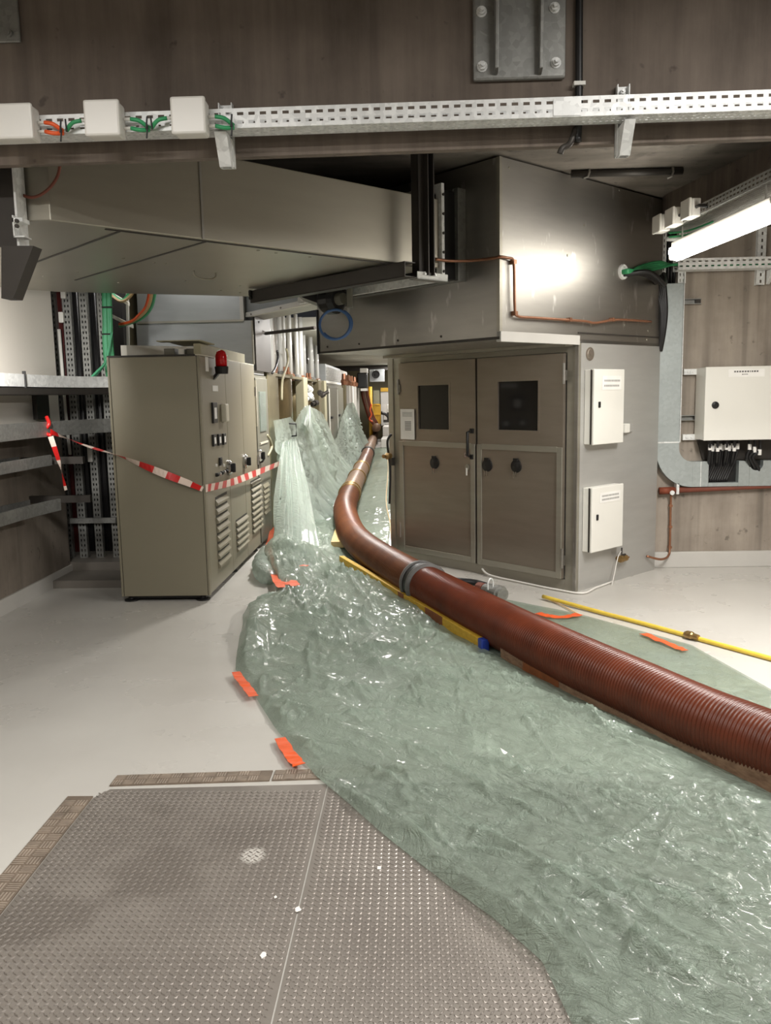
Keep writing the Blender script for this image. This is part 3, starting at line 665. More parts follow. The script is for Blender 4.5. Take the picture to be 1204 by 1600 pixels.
# open ladder end above the trunking with black cable
m = MB(); m.perf((x0-.02, WB-.09, zt_), ZUP, (1, 0, 0), .62, .07, .05, .026, [.02, .05], .008); m.perf((x0+.16, WB-.09, zt_), ZUP, (1, 0, 0), .62, .07, .05, .026, [.02, .05], .008); m.build('riser_side', MT['galv'], t, solid=.002)
MB().box(x0, x1, WB-.03, WB-.02, zt_+.22, zt_+.27).build('riser_rung', MT['galv'], t)
b = bw(1034, 400, .06)
for i in range(4): 
    tag(MB().tube([(x0+.055+i*.028, WB-.05, zt_-.02), (x0+.055+i*.028, WB-.05, zt_+.75)], .013, 8).build('riser_cable', MT['rubber'], smooth=True), 'black cable rising out of the top of the wall trunking', 'cable', 'black riser cables above the wall trunking')
# white distribution cabinet
a = bw(1103, 574, .3); bt = bw(1103, 688, .3); xl_, xr_ = a.x, 4.2; dd = .30
zc1, zc0 = a.z, bt.z
t = thing('distribution_cabinet', 'large white wall cabinet with black lock and cables entering below', 'electrical cabinet', (xl_+.4, WB-.15, zc0))
MB().box(xl_, xr_, WB-dd+.03, WB-.04, zc0, zc1).build('cabinet_body', MT['white'], t, bevel=.004)
MB().box(xl_-.002, xr_, WB-dd, WB-dd+.028, zc0-.003, zc1+.003).build('cabinet_door', MT['white'], t, bevel=.006)
q = bw(1117, 633, dd); m = MB(); m.lathe(q, (0, -1, 0), [(0, .033), (.012, .03), (.02, .016)], 16); m.cbox(q+Vector((.004, -.022, 0)), (.022, 0, .04), (.012, 0, -.008), (0, .012, 0)); m.build('lock', MT['black'], t)
q0 = bw(1138, 575, dd+.002); q1 = bw(1194, 588, dd+.002)
l = MB().box(q0.x, q1.x, WB-dd-.002, WB-dd-.0005, q1.z-.002, q0.z-.012).build('label_strip', MT['paper'], t)
m = MB(); random.seed(5); x = q0.x+.05
while x < q1.x-.07: w = random.uniform(.008, .018); m.box(x, x+w, WB-dd-.003, WB-dd-.002, (q0.z+q1.z)/2+.0, (q0.z+q1.z)/2+.014); x += w+.007
x = q0.x+.12
while x < q1.x-.15: w = random.uniform(.006, .012); m.box(x, x+w, WB-dd-.003, WB-dd-.002, (q0.z+q1.z)/2-.022, (q0.z+q1.z)/2-.014); x += w+.005
m.build('label_print', MT['ink2'], l)
# strut rails behind it
for (px0, px1, py, lab) in ((1058, 1093, 472, 'short galvanised strut rail right of the trunking, above the white cabinet'), (1058, 1090, 653, 'short galvanised strut rail between the trunking and the white cabinet')):
    a_ = bw(px0, py); b_ = bw(px1, py); m = MB(); m.box(a_.x-.02, b_.x, WB-.045, WB-.001, a_.z-.024, a_.z-.018).box(a_.x-.02, b_.x, WB-.045, WB-.001, a_.z+.018, a_.z+.024).box(a_.x-.02, b_.x, WB-.006, WB-.001, a_.z-.02, a_.z+.02)
    r_ = tag(m.build('strut_rail', MT['galv_dull']), lab, 'strut rail')
    MB().box(b_.x-.05, b_.x-.005, WB-.04, WB-.008, a_.z-.016, a_.z+.016).build('rail_nut', MT['dark'], r_)
for (px, py, lab) in ((1078, 581, 'slotted galvanised lug at the upper left of the white cabinet'), (1076, 683, 'slotted galvanised lug at the lower left of the white cabinet')):
    a_ = bw(px, py, .04); m = MB(); m.box(a_.x-.06, xl_+.04, WB-.05, WB-.001, a_.z-.026, a_.z+.026)
    s = tag(m.build('mounting_lug', MT['galv']), lab, 'mounting lug')
    for k in (-.025, .02): MB().lathe((a_.x+k, WB-.05, a_.z), (0, -1, 0), [(0, .014), (.008, .014), (.008, .007), (.014, .007)], 6).build('bolt', MT['galv'], s)
a_ = bw(1014, 652, .02); tag(MB().box(a_.x-.04, x0-.0, WB-.05, WB-.001, a_.z-.025, a_.z+.025).build('strut_end', MT['galv']), 'stub of strut rail poking out left of the wall trunking', 'strut rail')
# cables from the cabinet into the trunking
random.seed(11)
grp = [(1109+i*3.9, 1104+i*5.2) for i in range(11)]
pxs = [1108, 1112, 1116, 1120, 1124, 1128, 1134, 1138, 1142, 1146, 1151]
for i, px in enumerate(pxs):
    y = WB-.20+(i % 3)*.05; a_ = at_y(px+1, 690, y); k = at_y(1107+i*3.6, 735, WB-.06)
    c = tag(MB().tube(catmull([(a_.x, y, zc0+.01), (a_.x, y, zc0-.09), ((a_.x+k.x)/2, (y+WB-.06)/2, zc0-.2), (k.x, WB-.055, ht-.06), (k.x-.05, WB-.055, hb+.05)], 6), .0145, 8).build('cabinet_cable', MT['rubber'], smooth=True), 'black cable with white tag running from the white cabinet into the square trunking opening', 'cable', 'black cables from cabinet into square trunking opening')
    zz = zc0-.065-.015*(i % 2); MB().cyl((a_.x, y-.001, zz-.03), (a_.x, y-.001, zz+.022), .0165, 10).build('cable_tag', MT['paper'], c)
    MB().cyl((a_.x, y, zc0-.028), (a_.x, y, zc0), .020, 10).build('gland', MT['black'], c)
for i, px in enumerate((1171, 1179, 1187)):
    y = WB-.18; a_ = at_y(px, 690, y); k = at_y(1169+i*2, 728, WB-.06)
    c = tag(MB().tube(catmull([(a_.x, y, zc0+.01), (a_.x, y, zc0-.09-.01*i), (a_.x-.01-.02*i, y+.03, zc0-.17), (k.x+.03*i, WB-.09, ht-.05-.02*i), (k.x-.06, WB-.05, ht-.075)], 6), .0145, 8).build('cabinet_cable', MT['rubber'], smooth=True), 'black cable with white tag curving from the white cabinet into the rounded trunking notch', 'cable', 'black cables from cabinet into rounded trunking notch')
    zz = zc0-.07-.025*i; MB().cyl((a_.x, y, zz-.03), (a_.x, y, zz+.022), .0165, 10).build('cable_tag', MT['paper'], c)
# dark tray plate below the cabinet
pl_ = [Vector((xl_+.03, WB-.04, zc0)), Vector((xl_+.09, WB-.04, ht+.01)), Vector((4.1, WB-.04, ht+.01)), Vector((4.1, WB-.04, zc0))]
tag(MB().extr(pl_, (0, .03, 0)).build('backing_plate', MT['dark']), 'dark backing plate on the wall under the white cabinet, behind its cables', 'plate')
# red-brown header pipe and copper drops
a_ = bw(1030, 767, .06); b_ = bw(1204, 759, .06)
rp = tag(MB().tube([(a_.x, WB-.06, a_.z), (5-.25, WB-.06, a_.z+.08)], .028, 12).build('header_pipe', MT['redpipe'], smooth=True), 'red brown pipe along the back wall just under the trunking', 'pipe')
MB().tube([(a_.x-.004, WB-.06, a_.z), (a_.x+.13, WB-.06, a_.z+.003)], .034, 12).build('rusty_end', MT['rust'], rp, smooth=True)
q = bw(1057, 765, .07); MB().box(q.x-.012, q.x+.012, WB-.1, WB-.02, q.z-.04, q.z+.06).build('pipe_hanger', MT['galv'], rp)
q = bw(1050, 770, .1); MB().lathe((q.x, WB-.09, q.z), (0, -1, 0), [(0, .022), (.01, .022)], 12).build('round_clip', MT['galv'], rp)
pts = [bw(1048, 772, .06), bw(1047, 800, .05), bw(1046, 850, .06), bw(1044, 868, .10), bw(1032, 874, .20), bw(1010, 869, .25)]
p_ = tag(MB().tube(catmull(pts, 5), .011, 8).build('drain_pipe', MT['copper'], smooth=True), 'thin copper drain pipe dropping from the red header pipe to the enclosure foot', 'pipe')
for px, py in ((1047, 790), (1046.5, 823), (1046, 855)): MB().cbox(bw(px, py, .05), (.03, 0, 0), (0, .04, 0), (0, 0, .02)).build('pipe_clip', MT['copper'], p_)
pts = [bw(1062, 505, .03), bw(1062, 525, .05), bw(1060, 560, .05), bw(1061, 600, .04), bw(1058, 660, .05), bw(1057, 715, .06), bw(1057, 765, .06)]
p_ = tag(MB().tube(catmull(pts, 5), .010, 8).build('riser_pipe', MT['copper'], smooth=True), 'thin copper pipe running up the back wall right of the trunking', 'pipe')
for px, py in ((1062, 508), (1060, 592), (1062, 526)): MB().cbox(bw(px, py, .04), (.028, 0, 0), (0, .05, 0), (0, 0, .025)).build('pipe_clip', MT['dark'], p_)
# slotted tray on the back wall + its bracket
a_ = bw(1059, 415, .22); b_ = bw(1204, 412, .22)
trb = tray('wall_cable_tray', 'bright slotted cable tray along the back wall below the fluorescent lamp', (a_.x, WB-.22, a_.z-.035), (1, 0, 0), (0, -1, 0), 2.3, .15, .095, None, MT['galv'], 2, .055)
q = bw(1190, 400, .06); zq = bw(1190, 445, .05).z
t = thing('tray_bracket', 'galvanised slotted bracket holding the back wall tray, at the right edge', 'bracket', (q.x, WB-.02, zq))
m = MB(); m.perf((q.x-.035, WB-.05, zq), ZUP, (1, 0, 0), .75, .07, .06, .028, [.035], .016); m.box(q.x-.036, q.x-.032, WB-.05, WB-.001, zq, zq+.75).box(q.x+.032, q.x+.036, WB-.05, WB-.001, zq, zq+.75); m.build('channel', MT['galv'], t, solid=.003)
m = MB(); m.extr([(q.x+.05, WB-.24, a_.z-.04), (q.x+.05, WB-.05, a_.z-.04), (q.x+.05, WB-.05, a_.z-.16)], (.03, 0, 0)); m.build('arm', MT['galv'], t)
# green and black cable bundles out of the grommet
g0 = side(972, 425)
for i in range(5):
    o = Vector((0, .0, .012*(i-2))); e = at_y(1062+i, 405+3*i, WB-.3)
    pts = [g0+V*.05, g0-V*.06+o*.5, at_y(1000, 416+i*2.2, 7.50), at_y(1030, 409+i*2.6, 7.58), Vector((e.x, WB-.16-.01*i, a_.z+.015)), Vector((e.x+.5, WB-.12-.015*i, a_.z+.0)), Vector((e.x+1.6, WB-.12-.015*i, a_.z-.01))]
    tag(MB().tube(catmull(pts, 6), .011, 8).build('green_cable', MT['green'], smooth=True), 'green cable from the grommet in the enclosure wall to the back wall tray', 'cable', 'green cables into the back wall tray')
for i in range(5):
    k = i*.022
    pts = [g0+V*.03-ZUP*.03, side(990, 428)-V*(.05+k), side(1010, 440+i*2)-V*(.08+k), Vector((x0-.06+k*.8, WB-.14-k*.2, zt_-.02+k)), Vector((x0+.0+k*.5, WB-.14, zt_-.22)), Vector((x0+.01+k*.3, WB-.13, zt_-.42)), Vector((x0-.00+k*.2, WB-.10, zt_-.60))]
    tag(MB().tube(catmull(pts, 6), .021, 8).build('black_cable', MT['rubber'], smooth=True), 'thick black cable curving from the enclosure wall into the side of the trunking', 'cable', 'thick black cables into the trunking side')
# ================================================================== RIGHT OVERHEAD TRAY, BOXES, LAMP
Tz = 2.95
ta = at_z(1032, 364, Tz); tb = at_z(1204, 281, Tz); td = (tb-ta).normalized(); tn = Vector((-td.y, td.x, 0))
if tn.x < 0: tn = -tn
trr = tray('overhead_tray', 'dull slotted cable tray hung under the slanted beam on the right above the lamp', ta, td, -tn, 3.6, .42, .07, None, MT['galv_dull'])
for i, (px, py, s) in enumerate(((1036, 352, .12), (1056, 338, .12), (1081, 325, .12))):
    k = (0.02, .27, .56)[i]; c = ta+td*(k+.08)-tn*.03
    t = thing('junction_box', ('grey plastic junction box on the right overhead tray, nearest the enclosure', 'grey plastic junction box on the right overhead tray, middle of three', 'grey plastic junction box on the right overhead tray, highest in view of three')[i], 'junction box', c, 'junction boxes on the right overhead tray')
    m = MB(); m.cbox(c+ZUP*.05, td*.15, tn*.07, ZUP*.13); m.build('box_body', MT['whitep'], t, bevel=.008)
    MB().cbox(c+ZUP*.05-tn*.045, td*.156, tn*.022, ZUP*.136).build('lid', MT['whitep'], t, bevel=.006)
    MB().tube([c+ZUP*.05+td*.075, c+ZUP*.05+td*.12, c+ZUP*.03+td*.19+tn*.03], .012, 8).build('cable_stub', MT['rubber'], t, smooth=True)
for i, dz in enumerate((0, -.03)):
    pts = [ta+td*.05+ZUP*(-.01+dz)+tn*.05, ta+td*.25+ZUP*(-.03+dz)+tn*.12, ta+td*.5+ZUP*(-.012+dz)+tn*.2]
    tag(MB().tube(catmull(pts, 5), .008, 8).build('green_cable', MT['green'], smooth=True), 'short green cable looped under the near end of the right overhead tray', 'cable', 'green cables under the overhead tray')
# fluorescent lamp
lz = 2.75
la = at_z(1057, 398, lz); lb2 = at_z(1204, 336, lz); ld = (lb2-la).normalized(); ln = Vector((-ld.y, ld.x, 0))
if ln.x < 0: ln = -ln
t = thing('fluorescent_lamp', 'lit fluorescent batten lamp hanging under the right overhead tray', 'lamp', la-ZUP*.06)
LL = 1.55
MB().obox(la+ZUP*.05-ln*.05, ld*LL, ln*.13, ZUP*.045).build('lamp_housing', MT['whitep'], t, bevel=.006)
lampm = emis('lamp_diffuser', (255, 250, 240), 26)
pr = [(-.065, .05), (-.07, .01), (-.05, -.035), (0, -.05), (.05, -.035), (.07, .01), (.065, .05)]
MB().extr([la+ln*a_+ZUP*b_ for a_, b_ in pr], ld*LL).build('diffuser', lampm, t, smooth=False)
MB().cbox(la-ld*.012, ld*.024, ln*.12, ZUP*.085).build('end_cap', MT['white'], t, bevel=.01)
m = MB()
for k in (.1, 1.4): m.cyl(la+ld*k+ZUP*.09, la+ld*k+ZUP*.22, .006, 6)
m.build('suspension_rod', MT['galv'], t)
tag(MB().tube([ta+td*.01+tn*.05-ZUP*.05, ta+td*.12+tn*.22-ZUP*.075], .018, 10).build('support_tube', MT['galv'], smooth=True), 'short galvanised tube under the near end of the right overhead tray', 'tube')
# ================================================================== GREY CONTROL CABINET
CX, CY0, CY1, CXL = -1.69, 6.75, 9.13, -2.44
CT = 2.035
def cf(px, py): return at_x(px, py, CX)
t = thing('control_cabinet', 'tall grey control cabinet with louvred doors and red beacon', 'cabinet', ((CX+CXL)/2, (CY0+CY1)/2, 0))
ctrl = t
MB().box(CXL+.03, CX-.03, CY0+.018, CY1, .055, CT).build('carcass', MT['cab'], t)
MB().box(CXL+.022, CX-.022, CY0, CY0+.02, .05, CT-.012).build('side_panel', MT['cab'], t, bevel=.004)
MB().box(CXL, CXL+.018, CY0-.002, CY0+.03, .05, CT-.006).build('corner_post', MT['cab'], t, bevel=.003)
MB().box(CX-.018, CX, CY0-.002, CY0+.03, .05, CT-.006).build('corner_post', MT['cab'], t, bevel=.003)
MB().box(CXL+.016, CX-.016, CY0+.012, CY0+.016, .05, CT).box(CXL, CX-.028, CY0+.01, CY0+.03, CT-.012, CT+.004).build('seam_gap', MT['cab_dark'], t)
ys = [CY0+.03, cf(352, 600).y, cf(376.5, 600).y, CY1]
doors = []
for i in range(3):
    d = MB().box(CX-.03, CX, ys[i]+.004, ys[i+1]-.004, .06, CT-.008).build('cabinet_door', MT['cab'], t, bevel=.004); doors.append(d)
MB().box(CX-.03, CX+.002, CY0, CY1, CT-.006, CT+.004).build('top_trim', MT['cab_lite'], t)
MB().box(CXL+.05, CX-.05, CY0+.05, CY1-.05, .02, .055).build('plinth', MT['black'], t)
for x in (CXL+.06, CX-.08):
    for y in (CY0+.07, (CY0+CY1)/2, CY1-.1): MB().lathe((x, y, 0), ZUP, [(0, .06), (.012, .06), (.018, .03), (.05, .02)], 14).build('levelling_foot', MT['black'], t)
# louvres
def louvre(d, px0, px1, py0, py1, n):
    a = cf(px0, py0); b = cf(px1, py1); bb = cf(px0, py1)
    y0, y1 = a.y, cf(px1, (py0+py1)/2).y; z1 = a.z; z0 = bb.z
    MB().box(CX, CX+.0015, y0, y1, z0, z1).build('louvre_recess', MT['cab_dark'], d)
    m = MB(); h = (z1-z0)/n
    for k in range(n):
        z = z0+h*k; m.extr([(CX, y0, z), (CX+.022, y0, z+.005), (CX+.022, y0, z+h*.30), (CX, y0, z+h*.72)], (0, y1-y0, 0))
    m.build('louvre_slats', MT['cab'], d)
louvre(doors[0], 336, 357, 777, 893, 8); louvre(doors[1], 368, 387, 813, 865, 5); louvre(doors[2], 391, 408, 752, 838, 9)
# front fittings
def plate_on(px, py, w, h, th, mat, name, d, bv=.002):
    c = cf(px, py); return MB().cbox(c+Vector((th/2, 0, 0)), (th, 0, 0), (0, w, 0), (0, 0, h)).build(name, mat, d, bevel=bv)
d = doors[0]
c = cf(334, 578); bx = c.x
be = MB().obox((CX, c.y-.03, c.z-.085), (.05, 0, .055), (0, .06, 0), (0, 0, .035)).build('beacon_bracket', MT['black'], d)
MB().lathe((CX+.068, c.y, c.z-.035), ZUP, [(0, .055), (.06, .06), (.065, .05)], 18).build('beacon_base', MT['black'], d)
MB().lathe((CX+.068, c.y, c.z+.028), ZUP, [(0, .05), (.09, .05), (.125, .038), (.14, .015)], 18).build('beacon_lens', MT['red'], d, smooth=True)
l = plate_on(336, 607, .20, .05, .003, MT['paper'], 'name_label', d)
plate_on(323, 569, .10, .12, .002, MT['paper'], 'printed_label', d)
def meter(px, py, w, h, face):
    f = plate_on(px, py, w, h, .018, MT['black'], 'meter_frame', d); c = cf(px, py)
    MB().cbox(c+Vector((.0185, 0, -h*.02)), (.003, 0, 0), (0, w*.55, 0), (0, 0, h*.55)).build('meter_face', face, f)
meter(333.5, 645, .15, .175, MT['paper'])
f = plate_on(347, 645, .12, .16, .05, MT['cab_lite'], 'recorder_cover', d, .01)
for px, py in ((333, 688), (341, 687), (348.5, 686)): meter(px, py, .10, .10, MT['paper'])
meter(343, 721, .075, .07, MT['darkint'])
for k in range(5):
    c = cf(337+k*3.7, 742-k*1.4); MB().lathe(c, (1, 0, 0), [(0, .018), (.02, .016), (.03, .010)], 12).build('push_button', MT['chrome'] if k % 2 else MT['black'], d)
for k in range(3):
    c = cf(337+k*6, 727); MB().lathe(c, (1, 0, 0), [(0, .014), (.012, .012)], 10).build('indicator', MT['whitep'], d)
for dd_, px, py in ((doors[0], 356, 731), (doors[1], 381, 721), (doors[2], 404, 712)):
    c = cf(px, py)
    h = MB().lathe(c, (1, 0, 0), [(0, .072), (.02, .072), (.034, .055), (.04, .03)], 20).build('handle_escutcheon', MT['chrome'], dd_)
    MB().cbox(c+Vector((.055, 0, 0)), (.035, 0, 0), (0, .028, 0), (0, 0, .085)).build('turn_handle', MT['black'], h, bevel=.008)
for y in (ys[3]-.02,):
    for z in (1.75, 1.0, .3): MB().cyl((CX+.006, y, z-.05), (CX+.006, y, z+.05), .012, 8).build('hinge', MT['chrome'], doors[2])
MB().cbox((CX+.005, ys[3]+.015, 1.62), (.02, 0, 0), (0, .02, 0), (0, 0, .5)).build('side_hinge_strip', MT['cab_lite'], t)
# boxes lying on the cabinet top
def topbox(px0, py0, px1, py1, y, dep, label, mat=MT['white']):
    a = at_y(px0, py0, y); b = at_y(px1, py1, y)
    return tag(MB().box(a.x, b.x, y, y+dep, CT+.006, a.z).build('equipment_box', mat, bevel=.004), label, 'box')
p_ = [(-2.40, 6.85), (-2.30, 6.85), (-1.98, 7.55), (-2.08, 7.6)]
a = at_y(173, 540, 6.9)
pz = a.z
m = MB(); m.extr([Vector((-2.37, 6.9, CT+.005)), Vector((-2.37, 6.9, pz)), Vector((-2.03, 7.9, CT+.13)), Vector((-2.03, 7.9, CT+.005))], (.05, .0, 0))
tag(m.build('cover_strip', MT['white']), 'long white cover strip lying on the left of the cabinet top', 'cover strip')
m = MB(); m.box(-2.02, -1.93, 6.92, 7.2, CT+.006, CT+.062); tag(m.build('terminal_box', MT['greycab'], bevel=.004), 'small grey box on the cabinet top left of the white box', 'box')
m = MB(); m.box(-1.90, -1.85, 6.92, 7.2, CT+.006, CT+.055); tag(m.build('terminal_box', MT['white'], bevel=.004), 'small white box on the cabinet top between two grey boxes', 'box')
m = MB(); m.box(-1.84, -1.765, 6.94, 7.2, CT+.006, CT+.058); tag(m.build('terminal_box', MT['greycab'], bevel=.004), 'small grey box on the cabinet top beside the long pale box', 'box')
t2 = thing('top_trunking', 'long pale metal box with bent lid along the cabinet top front', 'metal box', (-1.75, 7.7, CT+.006))
MB().box(-1.76, -1.70, 6.87, 8.7, CT+.006, CT+.095).build('trunking_body', MT['cream'], t2, bevel=.004)
m = MB(); m.obox((-2.06, 6.86, CT+.115), (.36, 0, 0), (0, .14, 0), (0, 0, .008)); m.obox((-1.70, 6.86, CT+.115), (.06, .25, -.02), (-.3, .14, 0), (0, 0, .008)); m.build('bent_lid', MT['cream'], t2)
# narrow end unit of the row
t = thing('end_cabinet', 'narrow grey cabinet with document pocket at the far end of the control cabinet', 'cabinet', (CX-.3, 9.55, 0))
MB().box(-2.3, CX-.02, 9.16, 9.98, .03, 1.93).build('carcass', MT['greycab'], t)
dd_ = MB().box(CX-.02, CX+.0, 9.19, 9.95, .06, 1.90).build('cabinet_door', MT['greycab'], t, bevel=.004)
MB().box(CX, CX+.012, 9.35, 9.75, 1.3, 1.75).build('document_pocket', MT['film_drape'], dd_)
MB().box(CX, CX+.012, 9.3, 9.8, 1.16, 1.18).build('pocket_rail', MT['cab_lite'], dd_)
m = MB()
for k in range(6): m.extr([(CX, 9.4, .35+k*.06), (CX+.02, 9.4, .355+k*.06), (CX, 9.4, .395+k*.06)], (0, .35, 0))
m.build('louvre_slats', MT['cab'], dd_)
MB().lathe((CX, 9.3, 1.0), (1, 0, 0), [(0, .05), (.03, .04), (.05, .01)], 14).build('turn_handle', MT['black'], dd_)
# ================================================================== PLENUM BEHIND THE CABINET
t = thing('air_plenum', 'tall galvanised sheet plenum rising behind the grey control cabinet', 'plenum', (-2.4, 9.9, 1.9))
gx0, gx1, gx2 = at_y(200, 440, 9.3).x, at_y(376, 470, 9.3).x, at_y(396, 560, 9.3).x
zs = at_y(300, 503, 9.3).z
MB().box(-2.98, gx1, 9.3, 9.9, zs, ZC-.01).build('upper_casing', MT['plenum'], t)
MB().box(-3.0, gx2, 9.28, 9.92, 1.94, zs).build('lower_casing', MT['plenum'], t)
MB().box(-2.98, gx1+.02, 9.26, 9.30, zs-.01, zs+.012).build('flange_seam', MT['steel_frame'], t)
MB().box(gx1-.01, gx1+.03, 9.27, 9.92, zs, 3.05).build('corner_angle', MT['kerb'], t)
MB().box(gx2-.008, gx2+.01, 9.27, 9.30, 2.05, zs).build('edge_trim', MT['steel_frame'], t)
MB().box(gx2+.01, gx2+.03, 9.3, 10.3, 1.98, 2.95).build('side_casing', MT['dark'], t)
# canopy frame that carries on from the plenum edge to the enclosure
a = at_z(383, 496, 2.56); b = at_z(492, 473, 2.56)
t = thing('canopy', 'sheet metal canopy with pale edge frame over the corridor entrance', 'canopy', a)
dv = (b-a); 
m = MB(); m.obox(a, dv*1.05, Vector((.0, .08, 0)), ZUP*.05); m.build('edge_rail', MT['kerb'], t, bevel=.004)
m = MB(); m.obox(a+ZUP*.05+Vector((0, .03, 0)), dv*1.05, Vector((0, .01, 0)), ZUP*.32); m.build('front_sheet', MT['plenum'], t)
m = MB(); m.obox(a+Vector((0, .08, .02)), dv*1.05, Vector((.1, .5, 0)), ZUP*.01); m.build('soffit_sheet', MT['steel_panel'], t)
c_ = [a+Vector((.10, .2, -.03)), at_z(400, 515, 2.45), at_z(415, 521, 2.42), at_z(492, 512, 2.42)]
MB().tube(c_, .02, 8).build('soffit_pipe', MT['dark'], t)
for k in (.1, .55): MB().lathe(a+dv*k+Vector((0, -.001, .02)), (0, -1, 0), [(0, .012), (.012, .010)], 8).build('bolt', MT['chrome'], t)
# black motor with pale bracket and a blue hose ring
a = at_y(515, 470, 6.9)
t = thing('duct_actuator', 'black round actuator with pale bracket under the duct end', 'actuator', at_y(520, 480, 6.9))
c0 = at_y(508, 470, 6.95); c1 = at_y(540, 466, 6.8)
MB().lathe(c0, (c1-c0), [(0, .10), (.03, .115), (.12, .115), (.15, .08)], 20).build('motor_housing', MT['black'], t)
MB().lathe(c0+(c1-c0).normalized()*.15, (c1-c0), [(0, .05), (.06, .045)], 14).build('motor_shaft', MT['greycab'], t)
q = at_y(546, 462, 6.75); MB().box(q.x-.022, q.x+.022, 6.74, 6.80, at_y(546, 480, 6.75).z, at_y(546, 450, 6.75).z).build('mounting_bracket', MT['greycab'], t, bevel=.004)
MB().extr([at_y(465, 462, 6.9), at_y(540, 452, 6.9), at_y(540, 470, 6.9), at_y(497, 474, 6.9)], (0, .4, 0)).build('shroud', MT['black'], t)
cc = at_y(523, 507, 6.78); r1 = (at_y(523, 483, 6.78)-cc).length
rg = []
for i in range(40):
    a_ = 2*PI*i/40; rg.append(cc+Vector((math.cos(a_)*r1*1.02, .05*math.sin(a_*1), math.sin(a_)*r1)))
bl = MB().tube(rg, .011, 8, closed=True)
bl.tube([r+Vector((.012, .02, .004)) for r in rg[-16:]+rg[:8]], .010, 8)
tag(bl.build('blue_hose', MT['bluehose'], smooth=True), 'coiled blue hose loop hanging from the black actuator', 'hose')
# ================================================================== LEFT WALL CABLE TRAYS
def side_tray(z0, z1, path, label, name='curved_cable_tray', mat=MT['galv_dull'], slots=True, wid=.28):
    pts = catmull([Vector((x, y, 0)) for x, y in path], 5)
    t = thing(name, label, 'cable tray', (path[0][0], (path[0][1]+path[-1][1])/2, z0), 'curved cable trays on the left wall')
    nr = []
    for i in range(len(pts)):
        d = (pts[min(i+1, len(pts)-1)]-pts[max(i-1, 0)]).normalized(); nr.append(Vector((-d.y, d.x, 0)))
    m = MB()
    for i in range(len(pts)-1):
        a, b = pts[i], pts[i+1]
        m.quad(a+ZUP*z0, b+ZUP*z0, b+ZUP*z1, a+ZUP*z1)
        m.quad(a+ZUP*z1, b+ZUP*z1, b+nr[i+1]*.018+ZUP*z1, a+nr[i]*.018+ZUP*z1)
    m.build('front_rail', mat, t, solid=.003)
    m = MB()
    for i in range(len(pts)-1):
        a, b = pts[i]+nr[i]*wid, pts[i+1]+nr[i+1]*wid
        m.quad(pts[i]+ZUP*z0, pts[i+1]+ZUP*z0, b+ZUP*z0, a+ZUP*z0)
    m.build('tray_floor', MT['dark'], t, solid=.003)
    m = MB()
    for i in range(len(pts)-1):
        a, b = pts[i]+nr[i]*wid, pts[i+1]+nr[i+1]*wid; m.quad(a+ZUP*z0, b+ZUP*z0, b+ZUP*(z1-.01), a+ZUP*(z1-.01))
    m.build('rear_rail', mat, t, solid=.003)
    return t
pA = [(-2.96, 3.9), (-2.97, 5.5), (-2.97, 6.7), (-2.92, 7.2), (-2.76, 7.55), (-2.5, 7.68)]
tA = side_tray(1.80, 1.895, pA, 'topmost curved cable tray on the left wall, bright and slotted near the cabinet', mat=MT['galv'])
m = MB(); m.box(-2.985, -2.96, 6.42, 6.43, 1.79, 1.92); m.build('joint_strip', MT['black'], tA)
for k in range(26):
    pass
side_tray(1.74, 1.79, [(-2.95, 3.9), (-2.96, 5.5), (-2.96, 6.7), (-2.90, 7.2), (-2.74, 7.58), (-2.5, 7.72)], 'dark support rail directly under the topmost left wall tray', 'support_rail', MT['dark'])
side_tray(1.40, 1.52, [(-2.95, 3.9), (-2.96, 5.5), (-2.95, 6.6), (-2.88, 7.1), (-2.74, 7.4), (-2.5, 7.55)], 'curved cable tray on the left wall with red tape tied on, second from the top')
side_tray(1.16, 1.245, [(-2.99, 3.9), (-2.99, 5.6), (-2.98, 6.55), (-2.97, 6.8)], 'short cable tray on the left wall, third from the top')
side_tray(.79, .885, [(-2.97, 3.9), (-2.98, 5.6), (-2.96, 6.3), (-2.9, 6.75)], 'lowest cable tray on the left wall, curving up to its end')
for (y, z) in ((6.9, 1.16), (7.0, .82)):
    lab = 'dark cantilever arm on the left wall behind the third tray' if z > 1 else 'dark cantilever arm on the left wall behind the lowest tray'
    tag(MB().box(-3.279, -2.75, y, y+.05, z, z+.06).build('cantilever_arm', MT['dark']), lab, 'bracket')
MBk = MB().box(-3.279, -3.24, 7.2, 7.45, 1.53, 1.80); tag(MBk.build('wall_conduit', MT['dark']), 'dark conduit on the left wall between the two upper trays', 'conduit')
# ------------------------------------------------------------------ vertical struts and cables in the recess
YS = 7.98
def strut(px, w, label, mat=MT['galv_dull'], y=YS, z0=.15, z1=3.0):
    x = at_y(px, 440, y).x; m = MB(); m.perf((x-w/2, y, z0), ZUP, (1, 0, 0), z1-z0, w, .05, .024, [w*.3, w*.7], .012)
    m.quad((x-w/2, y, z0), (x-w/2, y+.05, z0), (x-w/2, y+.05, z1), (x-w/2, y, z1)).quad((x+w/2, y, z0), (x+w/2, y+.05, z0), (x+w/2, y+.05, z1), (x+w/2, y, z1))
    return tag(m.build('vertical_strut', mat, solid=.003), label, 'strut', 'slotted struts in the dark recess')
strut(78, .065, 'slotted vertical strut in the dark recess, nearest the white wall')
strut(101, .075, 'slotted vertical strut in the dark recess, right of the maroon cables')
strut(127, .07, 'slotted vertical strut in the dark recess, third from the white wall')
strut(155, .07, 'slotted vertical strut in the dark recess, just left of the green cables')
x_ = at_y(68, 440, YS).x
tag(MB().box(x_-.05, x_+.03, YS+.03, YS+.10, .15, 3.0).build('dark_post', MT['black']), 'black upright post in the recess at the edge of the white wall', 'post')
